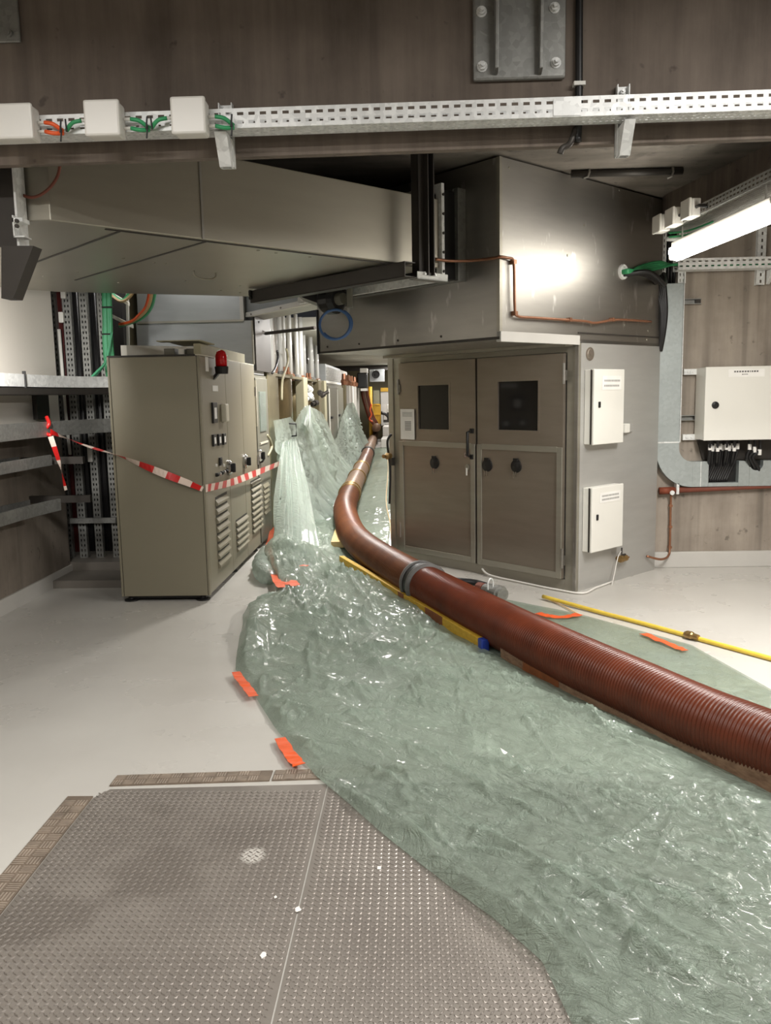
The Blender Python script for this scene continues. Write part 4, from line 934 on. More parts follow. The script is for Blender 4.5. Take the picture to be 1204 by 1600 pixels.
for i in range(5):
    x = at_y(86+i*1.7, 440, YS+.06).x
    tag(MB().tube([(x, YS+.06+.01*(i % 2), .2), (x+.01*math.sin(i), YS+.06, 1.6), (x, YS+.06, 3.0)], .011, 8).build('maroon_cable', MT['maroon'], smooth=True), 'maroon cable running up the recess between the first two struts', 'cable', 'maroon cables in the recess')
for i in range(6):
    x = at_y((110, 113, 117, 137, 141, 145)[i], 440, YS+.1).x
    tag(MB().tube([(x, YS+.1, .2), (x+.01*math.sin(i*2), YS+.1, 1.4), (x-.005, YS+.1, 3.0)], .022, 8).build('riser_cable', MT['rubber'], smooth=True), 'thick black cable running up the recess between slotted struts', 'cable', 'thick black cables in the recess')
x = at_y(96, 560, YS-.01).x
w_ = tag(MB().tube([(x+.02, YS-.02, 1.17), (x+.005, YS-.02, 1.6), (x, YS-.02, 2.36)], .017, 8).build('white_conduit', MT['white'], smooth=True), 'white conduit rising in the recess in front of the maroon cables', 'conduit')
for (px, py, s) in ((99, 458, .05), (96, 496, .05)):
    q = at_y(px, py, YS-.03); MB().cbox(q, (.045, 0, 0), (0, .04, 0), (0, 0, .10)).build('conduit_clip', MT['white'], w_, bevel=.006)
q0 = at_y(90, 813, YS-.03); q1 = at_y(182, 813, YS-.03)
tag(MB().box(q0.x, q1.x, YS-.06, YS-.015, q0.z-.03, q0.z+.02).build('horizontal_strut', MT['galv_dull']), 'horizontal strut low in the dark recess left of the grey cabinet', 'strut')
q = at_y(141, 709, YS-.03); tag(MB().cbox(q, (.05, 0, 0), (0, .04, 0), (0, 0, .16)).build('cable_marker', MT['white'], bevel=.01), 'small white marker sleeve low in the dark recess', 'marker')
# green cable bundle
YG = 7.82
for i in range(7):
    a = at_y(160+i*2.0, 440, YG); b = at_y(163+i*2.3, 556, YG)
    pts = [Vector((a.x, YG, 3.1)), a+Vector((0, 0, 0)), a.lerp(b, .5)+Vector((.004*math.sin(i*3), 0, 0)), b, b+Vector((0.03, .05, -.6))]
    tag(MB().tube(catmull(pts, 5), .011, 8).build('green_cable', MT['green_lite'] if i % 3 else MT['green'], smooth=True), 'green cable dropping vertically behind the left corner of the grey cabinet', 'cable', 'green cable bundle left of the cabinet')
for i in range(4):
    a = at_y(166, 562, 7.72); b = at_y(150+i, 585-i*2, 7.60); c = at_y(120+i*2, 600-i, 7.48)
    tag(MB().tube(catmull([a+Vector((.05, .05, .25)), a, b, c+Vector((0, 0, -.02)), c+Vector((-.2, -.1, -.03))], 5), .011, 8).build('green_cable', MT['green_lite'], smooth=True), 'green cable curving from the cabinet corner into the topmost left tray', 'cable', 'green cables into the topmost left tray')
tt = MB(); 
for py in (480, 522): a = at_y(159, py, YG-.012); b = at_y(176, py, YG-.012); tt.tube([a, b], .008, 6)
tag(tt.build('cable_tie', MT['black']), 'black cable ties round the green bundle left of the cabinet', 'cable tie')
# ladder rungs and the looped bundle
YL = 8.3
t = thing('cable_ladder', 'pale cable ladder with two rungs behind the green bundle', 'cable ladder', at_y(185, 508, YL))
for (a, b) in (((166, 452), (200, 472)), ((166, 487), (206, 507))):
    p, q = at_y(*a, YL), at_y(*b, YL); MB().obox(p, q-p, (0, .05, 0), (0, 0, -.035)).build('rung', MT['white'], t, bevel=.004)
p, q = at_y(196, 437, YL+.1), at_y(198, 548, YL+.1); MB().obox(p, q-p, (.022, 0, 0), (0, .03, 0)).build('side_rail', MT['kerb'], t)
cols = [MT['green_lite'], MT['green'], MT['tan'], MT['orange'], MT['green_lite'], MT['tan'], MT['green']]
for i in range(5):
    d = i*2.6
    pts = [at_y(243-d, 425, YL-.02*i), at_y(243-d, 455, YL-.02*i), at_y(237-d*.9, 480-d*.2, YL-.02*i), at_y(224-d*.6, 496-d*.5, YL-.02*i), at_y(205, 505-d*.3, YL-.02*i), at_y(186, 510-d*.3, YL)]
    tag(MB().tube(catmull(pts, 5), .012, 8).build('looped_cable', [MT['green_lite'], MT['green'], MT['tan'], MT['tan'], MT['orange']][i], smooth=True), 'cable of the green and tan loop bending down to the lower ladder rung', 'cable', 'outer looped cables on the pale ladder')
for i in range(4):
    d = i*2.4
    pts = [at_y(206+d, 425, YL-.02*i), at_y(205+d, 446, YL-.02*i), at_y(198+d, 462, YL-.02*i), at_y(188, 468+d*.5, YL-.02*i), at_y(170, 452+d, YL)]
    tag(MB().tube(catmull(pts, 5), .010, 8).build('looped_cable', [MT['green'], MT['green_lite'], MT['tan'], MT['tan']][i], smooth=True), 'cable of the tight loop at the upper ladder rung', 'cable', 'inner looped cables on the pale ladder')
# ================================================================== RED AND WHITE BARRIER TAPE
def ribbon(pts, w, n, twist, name, parent=None, nb=2):
    P_ = catmull(pts, n); m = MB(); N = len(P_); vs = []
    for i, p in enumerate(P_):
        d = (P_[min(i+1, N-1)]-P_[max(i-1, 0)]).normalized(); s = d.cross(Vector((0, 0, 1))).normalized(); u = s.cross(d).normalized()
        a = twist(i/(N-1)); vs.append((p+(u*math.cos(a)+s*math.sin(a))*w/2, p-(u*math.cos(a)+s*math.sin(a))*w/2))
    for i in range(N-1): m.quad(vs[i][0], vs[i+1][0], vs[i+1][1], vs[i][1], (i//nb) % 2)
    return m
t0 = Vector((-2.93, 6.72, 1.44)); a = at_y(163, 705, 6.5); cr = Vector((CX+.004, CY0-.006, at_y(330, 763, CY0).z))
t = thing('barrier_tape', 'red and white striped barrier tape strung from the left trays round the grey cabinet', 'barrier tape', cr)
g1 = at_y(190, 714, 6.70); g2 = at_y(260, 742, 6.72)
m = ribbon([t0, t0.lerp(g1, .5)+Vector((0, 0, -.01)), g1, g2, cr+Vector((-.02, -.004, 0))], .06, 10, lambda s: .5+1.2*math.sin(s*5), 'tape', nb=3); m.build('tape_run', [MT['tape_red'], MT['tape_white']], t)
e = at_x(442, 722, -1.62)
m = ribbon([cr, at_x(360, 754, CX+.05), at_x(400, 739, CX+.07), e], .065, 14, lambda s: .25*math.sin(s*9), 'tape', nb=2); m.build('tape_run', [MT['tape_white'], MT['tape_red']], t)
k = MB(); k.tube(catmull([t0+Vector((-.03, .02, .12)), t0+Vector((.0, -.015, .06)), t0+Vector((-.05, -.02, .0)), t0+Vector((.02, -.03, -.03))], 5), .016, 6); k.build('tape_knot', MT['tape_red'], t, smooth=True)
h0 = Vector((-2.97, 6.45, 1.38)); q0 = at_y(79, 682, 6.45); q1 = at_y(103, 766, 6.5)
tag(ribbon([q0, q0.lerp(q1, .5)+Vector((0, .02, 0)), q1], .04, 9, lambda s: .6+1.2*s, 'x', nb=4).build('loose_tape_end', [MT['tape_white'], MT['tape_red']]), 'loose red and white tape end hanging from the second left wall tray', 'barrier tape')
# ================================================================== CORRIDOR MACHINERY (left side)
XM = -1.72
def cm(px, py): return at_x(px, py, XM)
def post(px0, px1, ztop, label, mat, dx=0, name='machine_post', z0=0):
    y0 = cm(px0, 650).y; y1 = cm(px1, 650).y
    m = MB().box(XM-.14+dx, XM+dx, y0, y1, z0, ztop)
    return tag(m.build(name, mat, bevel=.01), label, 'post', 'beige machine posts in the corridor')
post(420, 433, 2.02, 'wide beige machine post nearest the grey cabinets in the corridor', MT['beige'])
post(435, 441, 2.0, 'narrow beige post behind the wide post in the corridor', MT['beige'], -.04)
post(476, 482, 2.0, 'bright beige post between the two tanks in the corridor', MT['cream'])
post(499, 503, 2.0, 'beige post beside the grey corridor cabinet', MT['beige'])
post(508, 511, 2.0, 'pale post at the near edge of the grey corridor cabinet', MT['cream'])
# handle on the first post
q = cm(443, 672); m = MB(); m.tube([(XM, q.y, q.z-.09), (XM+.17, q.y, q.z-.08), (XM+.17, q.y, q.z+.08), (XM, q.y, q.z+.09)], .012, 8)
tag(m.build('grab_handle', MT['black'], smooth=True), 'black grab handle at the top of the hanging plastic in the corridor', 'handle')
def tank(px0, px1, r, z0, z1, label):
    y0, y1 = cm(px0, 650).y, cm(px1, 650).y; yc = (y0+y1)/2; x = XM-r-.02
    t = thing('process_tank', label, 'tank', (x, yc, z0), 'beige tanks along the corridor')
    m = MB(); m.lathe((x, yc, z0), ZUP, [(0, r*.96), (.03, r), (z1-z0-.05, r), (z1-z0-.02, r*.97)], 28); m.build('shell', MT['tank'], t, smooth=True)
    MB().lathe((x, yc, z1-.03), ZUP, [(0, r*1.05), (.04, r*1.05)], 28).build('top_flange', MT['beige'], t)
    for k in range(7):
        a = -1.2+k*.4; m = MB(); m.lathe((x+math.cos(a)*r*.9, yc+math.sin(a)*r*.9, z1), ZUP, [(0, .035), (.05, .035), (.05, .02), (.12, .02)], 8); m.build('fitting', MT['copper'], t)
    return t
tank(447, 470, .45, .0, 2.0, 'beige cylindrical tank standing behind the first hanging plastic')
tank(484, 498, .45, .0, 1.98, 'beige cylindrical tank beside the dark valve cluster')
# valve cluster between
q = cm(487, 628); t = thing('valve_cluster', 'dark valve cluster above the plastic between the corridor tanks', 'valves', q-ZUP*.3)
random.seed(21)
for k in range(9):
    o = q+Vector((random.uniform(-.05, .12), random.uniform(-.5, .5), random.uniform(-.25, .22))); ax = Vector((random.uniform(-1, 1), random.uniform(-1, 1), random.uniform(-.6, .6)))
    MB().lathe(o, ax, [(0, .05), (.08, .05), (.08, .03), (.16, .035)], 10).build('valve', MT['dark'] if k % 2 else MT['galv'], t)
# casing behind with red parts
tag(MB().box(-2.95, -2.7, 10.2, 17, .0, 1.9).build('machine_casing', MT['beige']), 'long beige machine casing behind the corridor tanks', 'machine')
y0 = cm(418, 650).y
tag(MB().box(-2.2, XM-.06, 10.02, cm(422, 650).y-.02, .1, 1.2).build('inner_panel', MT['maroon']), 'dark red panel in the gap between the end cabinet and the wide post', 'panel')
# vertical tubes over the machine
random.seed(4)
i = 0
for px in (432, 438, 446, 453, 460, 466, 472, 478, 484, 489, 494, 497, 501, 505):
    y = cm(px, 520).y; x = XM-.08-random.uniform(0, .12)
    zb_ = 1.98; zt_ = 3.0 if px < 498 else 2.7
    t = tag(MB().cyl((x, y, zb_), (x, y, zt_), random.uniform(.03, .05), 12).build('glass_tube', MT['tube'], smooth=True), 'clear vertical tube above the corridor machine tanks', 'tube', 'clear vertical tubes over the machine')
    MB().lathe((x, y, zb_-.04), ZUP, [(0, .055), (.05, .065), (.09, .065), (.10, .05)], 10).build('tube_socket', MT['copper'] if i % 2 else MT['galv_dull'], t)
    MB().cyl((x, y, zb_), (x, y, zt_), .02, 8).build('inner_rod', MT['white'], t)
    i += 1
tag(MB().box(XM-.7, XM-.02, 10.3, 16.6, 1.955, 1.99).build('head_plate', MT['beige']), 'beige head plate carrying the vertical tubes in the corridor', 'plate')
tag(MB().box(-2.9, -2.2, 11.8, 14.1, 1.99, 3.3).build('back_casing', MT['steel_door']), 'bright sheet metal casing behind the vertical tubes', 'casing')
for (pts, mat, lab) in (([(447, 545), (450, 560), (447, 575), (441, 595), (440, 625)], MT['cream'], 'pale cable hanging from the tube sockets down the first tank'), ([(433, 548), (434, 560), (430, 575), (425, 583)], MT['rubber'], 'black cable loop at the top of the first corridor post'), ([(417, 680), (423, 690), (424, 700), (418, 712)], MT['cream'], 'pale cable in the gap behind the end cabinet')):
    tag(MB().tube(catmull([at_x(*p, XM+.03) for p in pts], 5), .016, 8).build('hanging_cable', mat, smooth=True), lab, 'cable')
# grey corridor cabinet
y0, y1 = cm(514, 650).y, cm(537, 650).y
zt_ = cm(514, 600).z
t = thing('corridor_cabinet', 'grey cabinet in the corridor row with a pale box on top', 'cabinet', (XM-.4, (y0+y1)/2, 0))
MB().box(XM-.8, XM-.03, y0, y1, 0, zt_).build('carcass', MT['greycab'], t)
for k in range(2):
    d = MB().box(XM-.03, XM, y0+.03+k*(y1-y0)/2, y0-.03+(k+1)*(y1-y0)/2, .05, zt_-.05).build('cabinet_door', MT['greycab'], t, bevel=.01)
    MB().box(XM, XM+.04, y0+.3+k*(y1-y0)/2, y0+.6+k*(y1-y0)/2, 1.2, 1.25).build('door_handle', MT['black'], d)
    MB().box(XM, XM+.02, y0+.05+k*(y1-y0)/2, y0+.08+k*(y1-y0)/2, .1, zt_-.1).build('door_edge', MT['white'], d)
tb_ = thing('ventilation_box', 'pale ribbed box standing on top of the grey corridor cabinet', 'box', (XM-.4, (y0+y1)/2, zt_))
MB().box(XM-.7, XM-.05, y0, y1-.2, zt_, zt_+.42).build('box_casing', MT['plenum'], tb_)
MB().box(XM-.05, XM-.03, y0, y1-.2, zt_+.02, zt_+.07).build('edge_rail', MT['white'], tb_)
m = MB()
for k in range(9): m.box(XM-.05, XM-.03, y0+.1, y1-.3, zt_+.1+k*.032, zt_+.11+k*.032)
m.build('ribs', MT['kerb'], tb_)
# white posts and sockets farther on
for i, px in enumerate((540, 546, 551, 556, 560)):
    y0 = cm(px, 615).y; 
    t = tag(MB().box(XM-.1, XM, y0, y0+.28, 0.9, 1.98).build('white_post', MT['white'] if i else MT['beige'], bevel=.01), 'pale post of the far machine group before the copper risers', 'post', 'pale posts of the far machine')
    MB().lathe((XM-.05, y0+.1, 1.98), ZUP, [(0, .10), (.1, .12), (.15, .06), (.30, .05)], 8).build('socket', MT['copper'], t)
tag(MB().box(XM-.9, XM-.15, cm(538, 615).y, 27.5, 0, 2.0).build('machine_core', MT['maroon']), 'dark maroon machine body behind the far pale posts', 'machine')
tag(MB().box(XM-.5, XM-.2, 23, 26, 2.05, 2.42).build('white_drum', MT['white'], bevel=.03), 'white box above the far pale posts', 'box')
# far end objects
t = thing('motor_unit', 'black motor block with pale band above the copper risers', 'motor', at_y(566, 600, 28))
a, b = at_y(559, 583, 28), at_y(574, 606, 28)
MB().box(a.x, b.x, 27.6, 28.4, b.z, a.z).build('motor_body', MT['black'], t, bevel=.03)
MB().box(a.x+.1, b.x+.02, 27.5, 28.3, a.z, a.z+.14).build('pale_band', MT['white'], t)
MB().box(a.x+.1, b.x, 27.55, 28.3, b.z-.1, b.z-.02).build('lower_rail', MT['white'], t)
a, b = at_y(577, 577, 30), at_y(600, 596, 30)
t = thing('fan_unit', 'pale wall unit with round fan at the far end of the corridor', 'fan', Vector(((a.x+b.x)/2, 30, b.z)))
MB().box(a.x, b.x, 30, 30.5, b.z, a.z).build('fan_casing', MT['plenum'], t)
q = at_y(587, 585, 29.97); MB().lathe(q, (0, -1, 0), [(0, .14), (.03, .14), (.03, .11), (.01, .1), (.01, .03), (.04, .03)], 16).build('fan_ring', MT['black'], t)
a, b = at_y(553, 571, 31), at_y(608, 578, 31)
tag(MB().box(a.x-.8, b.x+.3, 31, 31.6, b.z, min(a.z, 2.77)).build('overhead_duct', MT['dark']), 'dark duct crossing overhead at the far end of the corridor', 'duct')
a, b = at_y(583, 610, 32), at_y(594, 640, 32)
tag(MB().box(a.x, b.x-.02, 32, 32.1, b.z-.6, a.z).build('cream_panel', MT['cream']), 'cream panel left of two at the far end of the corridor', 'panel')
a, b = at_y(594.5, 606, 32), at_y(606, 640, 32)
t = tag(MB().box(a.x, b.x+.2, 31.9, 32, b.z-.6, a.z).build('cream_panel', MT['kerb']), 'pale panel with yellow top band at the far end of the corridor', 'panel')
MB().box(a.x, b.x+.2, 31.85, 31.9, a.z-.14, a.z).build('yellow_band', MT['yellowfr'], t)
t = thing('yellow_guard', 'yellow barred guard frame at the far end of the corridor', 'guard', at_y(585, 660, 30.5))
a, b = at_y(580, 632, 30.5), at_y(594, 662, 30.5)
for k in range(7):
    x = a.x+(b.x-a.x)*k/6; MB().box(x-.02, x+.02, 30.5, 30.54, b.z, a.z).build('bar', MT['yellowfr'], t)
for z in (a.z, (a.z+b.z)/2): MB().box(a.x, b.x, 30.48, 30.52, z-.03, z+.02).build('rail', MT['yellowfr'], t)
tag(MB().box(a.x-.05, b.x, 30.9, 31.2, b.z, a.z-.05).build('yellow_cabinet', MT['brass']), 'dull yellow cabinet behind the barred guard at the corridor end', 'cabinet')
q, q2 = at_y(578, 604, 30), at_y(578, 650, 30)
tag(MB().cyl((q.x, 30, .005), (q.x, 30, q.z), .07, 12).build('yellow_pole', MT['yellowfr'], smooth=True), 'yellow pole beside the copper risers at the corridor end', 'pole')
a, b = at_y(598, 632, 30.4), at_y(603, 660, 30.4)
t = thing('far_machine', 'dark machine with white box at the right of the corridor end', 'machine', at_y(603, 662, 30.4))
MB().box(a.x, a.x+.5, 30.4, 31, b.z, b.z+.35).build('machine_base', MT['dark'], t)
MB().box(a.x+.02, a.x+.14, 30.35, 30.5, b.z+.1, a.z).build('grey_column', MT['kerb'], t)
MB().box(a.x+.15, a.x+.4, 30.3, 30.6, b.z+.45, b.z+.65).build('white_box', MT['white'], t, bevel=.02)
MB().tube(arc((a.x-.1, 30.38, b.z), (1, 0, 0), (0, 0, 1), .35, .2, 1.5, 8), .06, 8).build('black_hose', MT['black'], t, smooth=True)
# low white steps at the end
for k, (y, z0, z1, lab) in enumerate(((26.8, .0, .30, 'low white platform edge at the corridor end, nearer of two'), (28.6, .30, .62, 'white platform at the corridor end, farther and higher of two'))):
    tag(MB().box(-.95, .5, y, 33, z0, z1).build('platform', MT['kerb'], bevel=.02), lab, 'platform')
# valve and hose on the enclosure's left jamb
c = at_pl(612, 712, P(-.05, 2.36, 0), U)
t = thing('jamb_valve', 'small valve with dark hose on the enclosure jamb facing the corridor', 'valve', c-ZUP*.2)
MB().tube(catmull([c+ZUP*.22-U*.0, c+ZUP*.15-U*.03+V*.03, c+V*.05, c-ZUP*.15+V*.03, c-ZUP*.5+V*.05], 5), .012, 8).build('dark_hose', MT['rubber'], t, smooth=True)
MB().lathe(c-U*.02, -U, [(0, .03), (.05, .035), (.07, .02), (.1, .02)], 10).build('valve_body', MT['brass'], t)
MB().cbox(c-ZUP*.06, U*.04, V*.04, ZUP*.08).build('valve_block', MT['dark'], t)
# ================================================================== FLOOR: FILM, HOSE, PLANKS
def vnoise(x, y, seed):
    r = np.random.RandomState(seed); G = r.rand(256, 256)
    xi = np.floor(x).astype(int); yi = np.floor(y).astype(int); fx = x-xi; fy = y-yi
    fx = fx*fx*(3-2*fx); fy = fy*fy*(3-2*fy); g = lambda a, b: G[a % 256, b % 256]
    return (g(xi, yi)*(1-fx)+g(xi+1, yi)*fx)*(1-fy)+(g(xi, yi+1)*(1-fx)+g(xi+1, yi+1)*fx)*fy
def ridge(x, y, seed): return 1-np.abs(2*vnoise(x, y, seed)-1)
def creases(X, Y, segs):
    Z = np.zeros_like(X)
    for (ax, ay, bx, by, h, w, bend) in segs:
        dx, dy = bx-ax, by-ay; L = math.hypot(dx, dy)
        t = ((X-ax)*dx+(Y-ay)*dy)/(L*L); d = ((X-ax)*-dy+(Y-ay)*dx)/L
        d = d - bend*np.sin(np.clip(t, 0, 1)*PI) + .012*np.sin(t*L*9+ax*20)
        env = np.clip(t*4, 0, 1)*np.clip((1-t)*4, 0, 1); env = np.where((t < 0) | (t > 1), 0, env)
        ad = np.abs(d)/w
        Z += 1.35*h*env*(np.exp(-ad*1.6)-.25*np.exp(-((d-1.6*w)/w)**2))
    return Z
Lp = [(.60, 1.0), (.47, 1.7), (.404, 2.03), (.365, 2.26), (.25, 2.45), (.106, 2.646), (-.12, 2.98), (-.453, 3.495), (-.72, 4.05), (-.9, 4.49), (-1.0, 4.72), (-1.10, 4.94), (-1.17, 5.3), (-1.24, 5.8), (-1.32, 6.25), (-1.29, 6.5), (-1.22, 6.72), (-1.17, 6.95), (-1.24, 7.3), (-1.38, 7.7), (-1.50, 8.1), (-1.50, 8.6), (-1.46, 9.2), (-1.5, 10), (-1.58, 11), (-1.66, 13), (-1.68, 27)]
Rp = [(2.7, 1.0), (2.35, 3.4), (1.993, 4.53), (1.833, 5.37), (1.50, 5.85), (1.241, 6.206), (.755, 6.63), (.42, 7.05), (.1, 7.6), (-.15, 8.2), (-.26, 8.9), (-.27, 9.6), (-.27, 27)]
NC = 300
ys = []; y = 1.0
while y < 27: ys.append(y); y += max(.008, .0040*y)
ys = np.array(ys)
L_ = np.interp(ys, [p[1] for p in Lp], [p[0] for p in Lp]); R_ = np.interp(ys, [p[1] for p in Rp], [p[0] for p in Rp])
s = np.linspace(0, 1, NC)
wob = .012*(vnoise(ys*3, ys*0, 3)-.5); L_ = L_+wob
X = L_[:, None]+(R_-L_)[:, None]*s[None, :]; Y = np.repeat(ys[:, None], NC, 1)
# path of the hose (used to keep the film flat under it)
hp = [at_z(px, py, .165) for px, py in ((1204, 1164), (1100, 1123), (1000, 1078), (900, 1033), (800, 985), (700, 933), (620, 889), (570, 856), (548, 830), (539, 800), (541, 785), (551, 760), (563, 735), (572, 715), (578, 697), (585, 680))]
hp = [Vector((2.85, 1.1, .165)), Vector((2.17, 2.33, .165))]+hp
hx = np.interp(Y, [p.y for p in hp], [p.x for p in hp])
dist = X-hx
def fz(px0, py0, px1, py1, h, w, bend=0.0):
    a, b = at_z(px0, py0), at_z(px1, py1); return (a.x, a.y, b.x, b.y, h, w, bend)
segs = [fz(385, 1062, 800, 1150, .030, .040, .03), fz(400, 1088, 640, 1200, .022, .035), fz(640, 1190, 920, 1330, .024, .04), fz(430, 1150, 720, 1300, .028, .035, .03), fz(700, 1290, 1010, 1480, .026, .035),
        fz(500, 1222, 800, 1420, .02, .03), fz(790, 1400, 960, 1590, .024, .03), fz(382, 975, 720, 1010, .035, .05, .05), fz(395, 1010, 780, 1105, .03, .045, -.03), fz(560, 905, 720, 1000, .028, .04), fz(480, 930, 640, 1000, .03, .05),
        fz(900, 1377, 1112, 1238, .020, .018), fz(1112, 1240, 1155, 1405, .018, .03), fz(900, 1377, 1195, 1588, .026, .03), fz(390, 1052, 900, 1078, .028, .045), fz(620, 1080, 900, 1100, .02, .03), fz(850, 1230, 1110, 1240, .016, .018),
        fz(700, 1170, 950, 1260, .018, .03), fz(760, 1200, 1000, 1330, .02, .04), fz(1110, 1245, 1204, 1330, .02, .03), fz(1090, 1250, 1000, 1400, .018, .03), fz(950, 1450, 1120, 1600, .022, .03), fz(560, 1240, 720, 1380, .018, .025),
        fz(450, 930, 600, 1010, .03, .04), fz(520, 890, 600, 980, .03, .035), fz(620, 930, 690, 1000, .02, .03), fz(470, 1000, 700, 1060, .025, .03, .04)]
rs = np.random.RandomState(12)
for i in range(560):
    yy = 1.6+6.4*rs.rand()**1.2; l = np.interp(yy, ys, L_); rr = np.interp(yy, [p.y for p in hp], [p.x for p in hp])-.1; xx = l+(rr-l)*rs.rand()
    a = math.radians(rs.normal(-38, 30)) if yy < 5.2 else math.radians(rs.normal(-60, 40)); ln = .15+.75*rs.rand()**2; 
    segs.append((xx, yy, xx+math.cos(a)*ln, yy+math.sin(a)*ln, .006+.013*rs.rand()*(1 if yy < 5 else 1.6), .008+.016*rs.rand(), .07*(rs.rand()-.5)))
for i in range(260):      # corridor film, finer crumple
    yy = 7+15*rs.rand()**1.5; l = np.interp(yy, ys, L_); xx = l+( -.3-l)*rs.rand(); a = rs.rand()*6.28; ln = .2+.6*rs.rand()
    segs.append((xx, yy, xx+math.cos(a)*ln, yy+math.sin(a)*ln, .01+.02*rs.rand(), .02+.03*rs.rand(), .05*(rs.rand()-.5)))
Zf = .006+.030*(vnoise(X*2.2+5, Y*2.0, 1)**1.5)+.010*vnoise(X*6, Y*5, 2)
def crumple(x, y, sd):
    wx = 1.1*vnoise(x*1.7, y*1.7, sd+1); wy = 1.1*vnoise(x*1.7+9, y*1.7+3, sd+2); o = 0
    for fq, am in ((2.6, .026), (5.5, .012), (11, .008), (22, .0045)):
        o = o + am*np.abs(2*vnoise(x*fq+wx*fq*.35, y*fq+wy*fq*.35, sd+int(fq))-1)**.8
    return o
mask = .25+.95*np.clip((vnoise(X*1.3+2, Y*1.3, 77)-.25)*1.8, 0, 1)
Zf = Zf + crumple(X*.8, Y*1.0, 100)*mask
rot = (X*.78-Y*.62); rt2 = (X*.62+Y*.78)
Zf += .020*ridge(rt2*4.2+1.2*vnoise(X*2, Y*2, 8), rot*1.1, 5)**3 + .010*ridge(rt2*11+vnoise(X*3, Y*3, 9), rot*2.4, 6)**3
Zf += creases(X, Y, segs)
bl = np.exp(-((Y-5.75)/.55)**2)*np.exp(-((X-L_[:, None]-.10)/.10)**2); Zf += .085*bl        # billowed fold on the left edge
bl = np.exp(-((Y-6.35)/.3)**2)*np.exp(-((X-L_[:, None]-.35)/.3)**2); Zf += .06*bl
mo = np.exp(-((Y-7.9)/.7)**2)*np.exp(-((X+1.18)/.26)**2); Zf += mo*(.12+.12*vnoise(X*9, Y*6, 17)+1.6*crumple(X*2, Y*2, 130))   # crumpled mound
mo = np.exp(-((Y-8.35)/.35)**2)*np.exp(-((X+1.40)/.14)**2); Zf += mo*.14
flat = 1/(1+np.exp(-(dist+.19)/.03)); right = 1/(1+np.exp(-(dist-.02)/.05))
Zf = Zf*(1-.92*flat)+.004*flat+.004*right*vnoise(X*3, Y*3, 33)
Zf = np.where((Y > 7.2) & (dist > .1), .008+.012*ridge(X*7, Y*4, 41), Zf)
edge = np.clip(s*NC/6, 0, 1)[None, :]*np.clip((1-s)*NC/4, 0, 1)[None, :]
Zf = .0095+Zf*(.12+.88*edge)
Zf = np.where((Y > 26.0), .012, Zf)
NR = len(ys)
verts = np.stack([X, Y, Zf], -1).reshape(-1, 3)
idx = np.arange(NR*NC).reshape(NR, NC)
faces = np.stack([idx[:-1, :-1], idx[:-1, 1:], idx[1:, 1:], idx[1:, :-1]], -1).reshape(-1, 4)
def grid_obj(name, verts, faces, mat, parent=None):
    me = bpy.data.meshes.new(name); me.from_pydata(verts.tolist(), [], faces.tolist()); me.materials.append(mat)
    me.polygons.foreach_set('use_smooth', [True]*len(faces)); me.update(); o = bpy.data.objects.new(name, me); COL.objects.link(o); o['_w'] = [0, 0, 0]
    if parent: o.parent = parent
    return o
m = MB(); zz = .045; m.extr([at_z(738, 1135, zz), at_z(752, 1150, zz), at_z(770, 1162, zz), at_z(803, 1183, zz), at_z(770, 1184, zz), at_z(735, 1178, zz), at_z(742, 1160, zz)], (0, 0, .002))  # flat white patch added to stand in for a bright spot in the film
tag(m.build('bright_patch', MT['paper']), 'white patch added for a bright spot on the green plastic in mid floor', 'patch')
tag(grid_obj('plastic_sheet', verts, faces, MT['film']), 'wrinkled translucent green plastic sheet spread across the floor under the hose', 'plastic sheet')
# ------------------------------------------------------------------ hanging plastic in the corridor
Yd = np.linspace(10.15, 25.5, 420); T = np.linspace(0, 1, 60)
zt_ = np.interp(Yd, [10.1, 11.5, 12.0, 12.6, 13.4, 14.6, 15.6, 16.8, 17.9, 18.8, 20.2, 21.6, 22.4, 24.3, 25.6], [1.40, 1.41, 1.30, 1.46, 1.55, 1.47, 1.38, 1.10, .72, .80, 1.18, 1.38, 1.48, 1.50, 1.30])
TT, YY = np.meshgrid(T, Yd); ZT = np.repeat(zt_[:, None], 60, 1)
pl1 = vnoise(YY*2.6+TT*.6, TT*.8+1, 51)-.5; pl2 = vnoise(YY*7+TT*1.2, TT*.6+4, 52)-.5; pl3 = ridge(YY*9+.5*vnoise(YY*3, TT*2, 55), TT*.5, 53)**3
fanw = np.interp(YY, [10, 12, 18, 26], [.30, .42, .5, .35])
Xd = -1.66+fanw*(.25*TT+.75*TT**3.5)+(.02+.16*TT)*pl1+(.01+.07*TT)*pl2+.10*pl3*(.25+TT)+.03*(ridge(YY*17, TT*1.2, 57)-.5)*(.2+TT)
for yp, wd, sd in ((13.3, 1.9, 81), (23.2, 3.4, 82), (11.0, .9, 83)):
    ang = (YY-yp)/(.35+(1-TT*0)*TT*1.3); near = np.exp(-((YY-yp)/wd)**2)
    Xd = Xd + near*np.clip(TT*3, 0, 1)*(.14*(ridge(ang*3.1+.4*vnoise(YY, TT*3, sd+5), TT*.3, sd)**3-.25)+.06*(ridge(ang*7, TT*.4, sd+9)**2-.3))
Xd = Xd + .8*(crumple(YY*.7, TT*1.5+3, 150)-.02)*np.clip(TT*2, 0, 1)
Xd = np.maximum(Xd, -1.695)
Zd = ZT*(1-TT)+.03*TT+.03*pl1*TT*(1-TT)*2
Zd = np.maximum(Zd, .03)
v1 = np.stack([Xd, YY, Zd], -1).reshape(-1, 3); i1 = np.arange(420*60).reshape(420, 60)
f1 = np.stack([i1[:-1, :-1], i1[:-1, 1:], i1[1:, 1:], i1[1:, :-1]], -1).reshape(-1, 4)
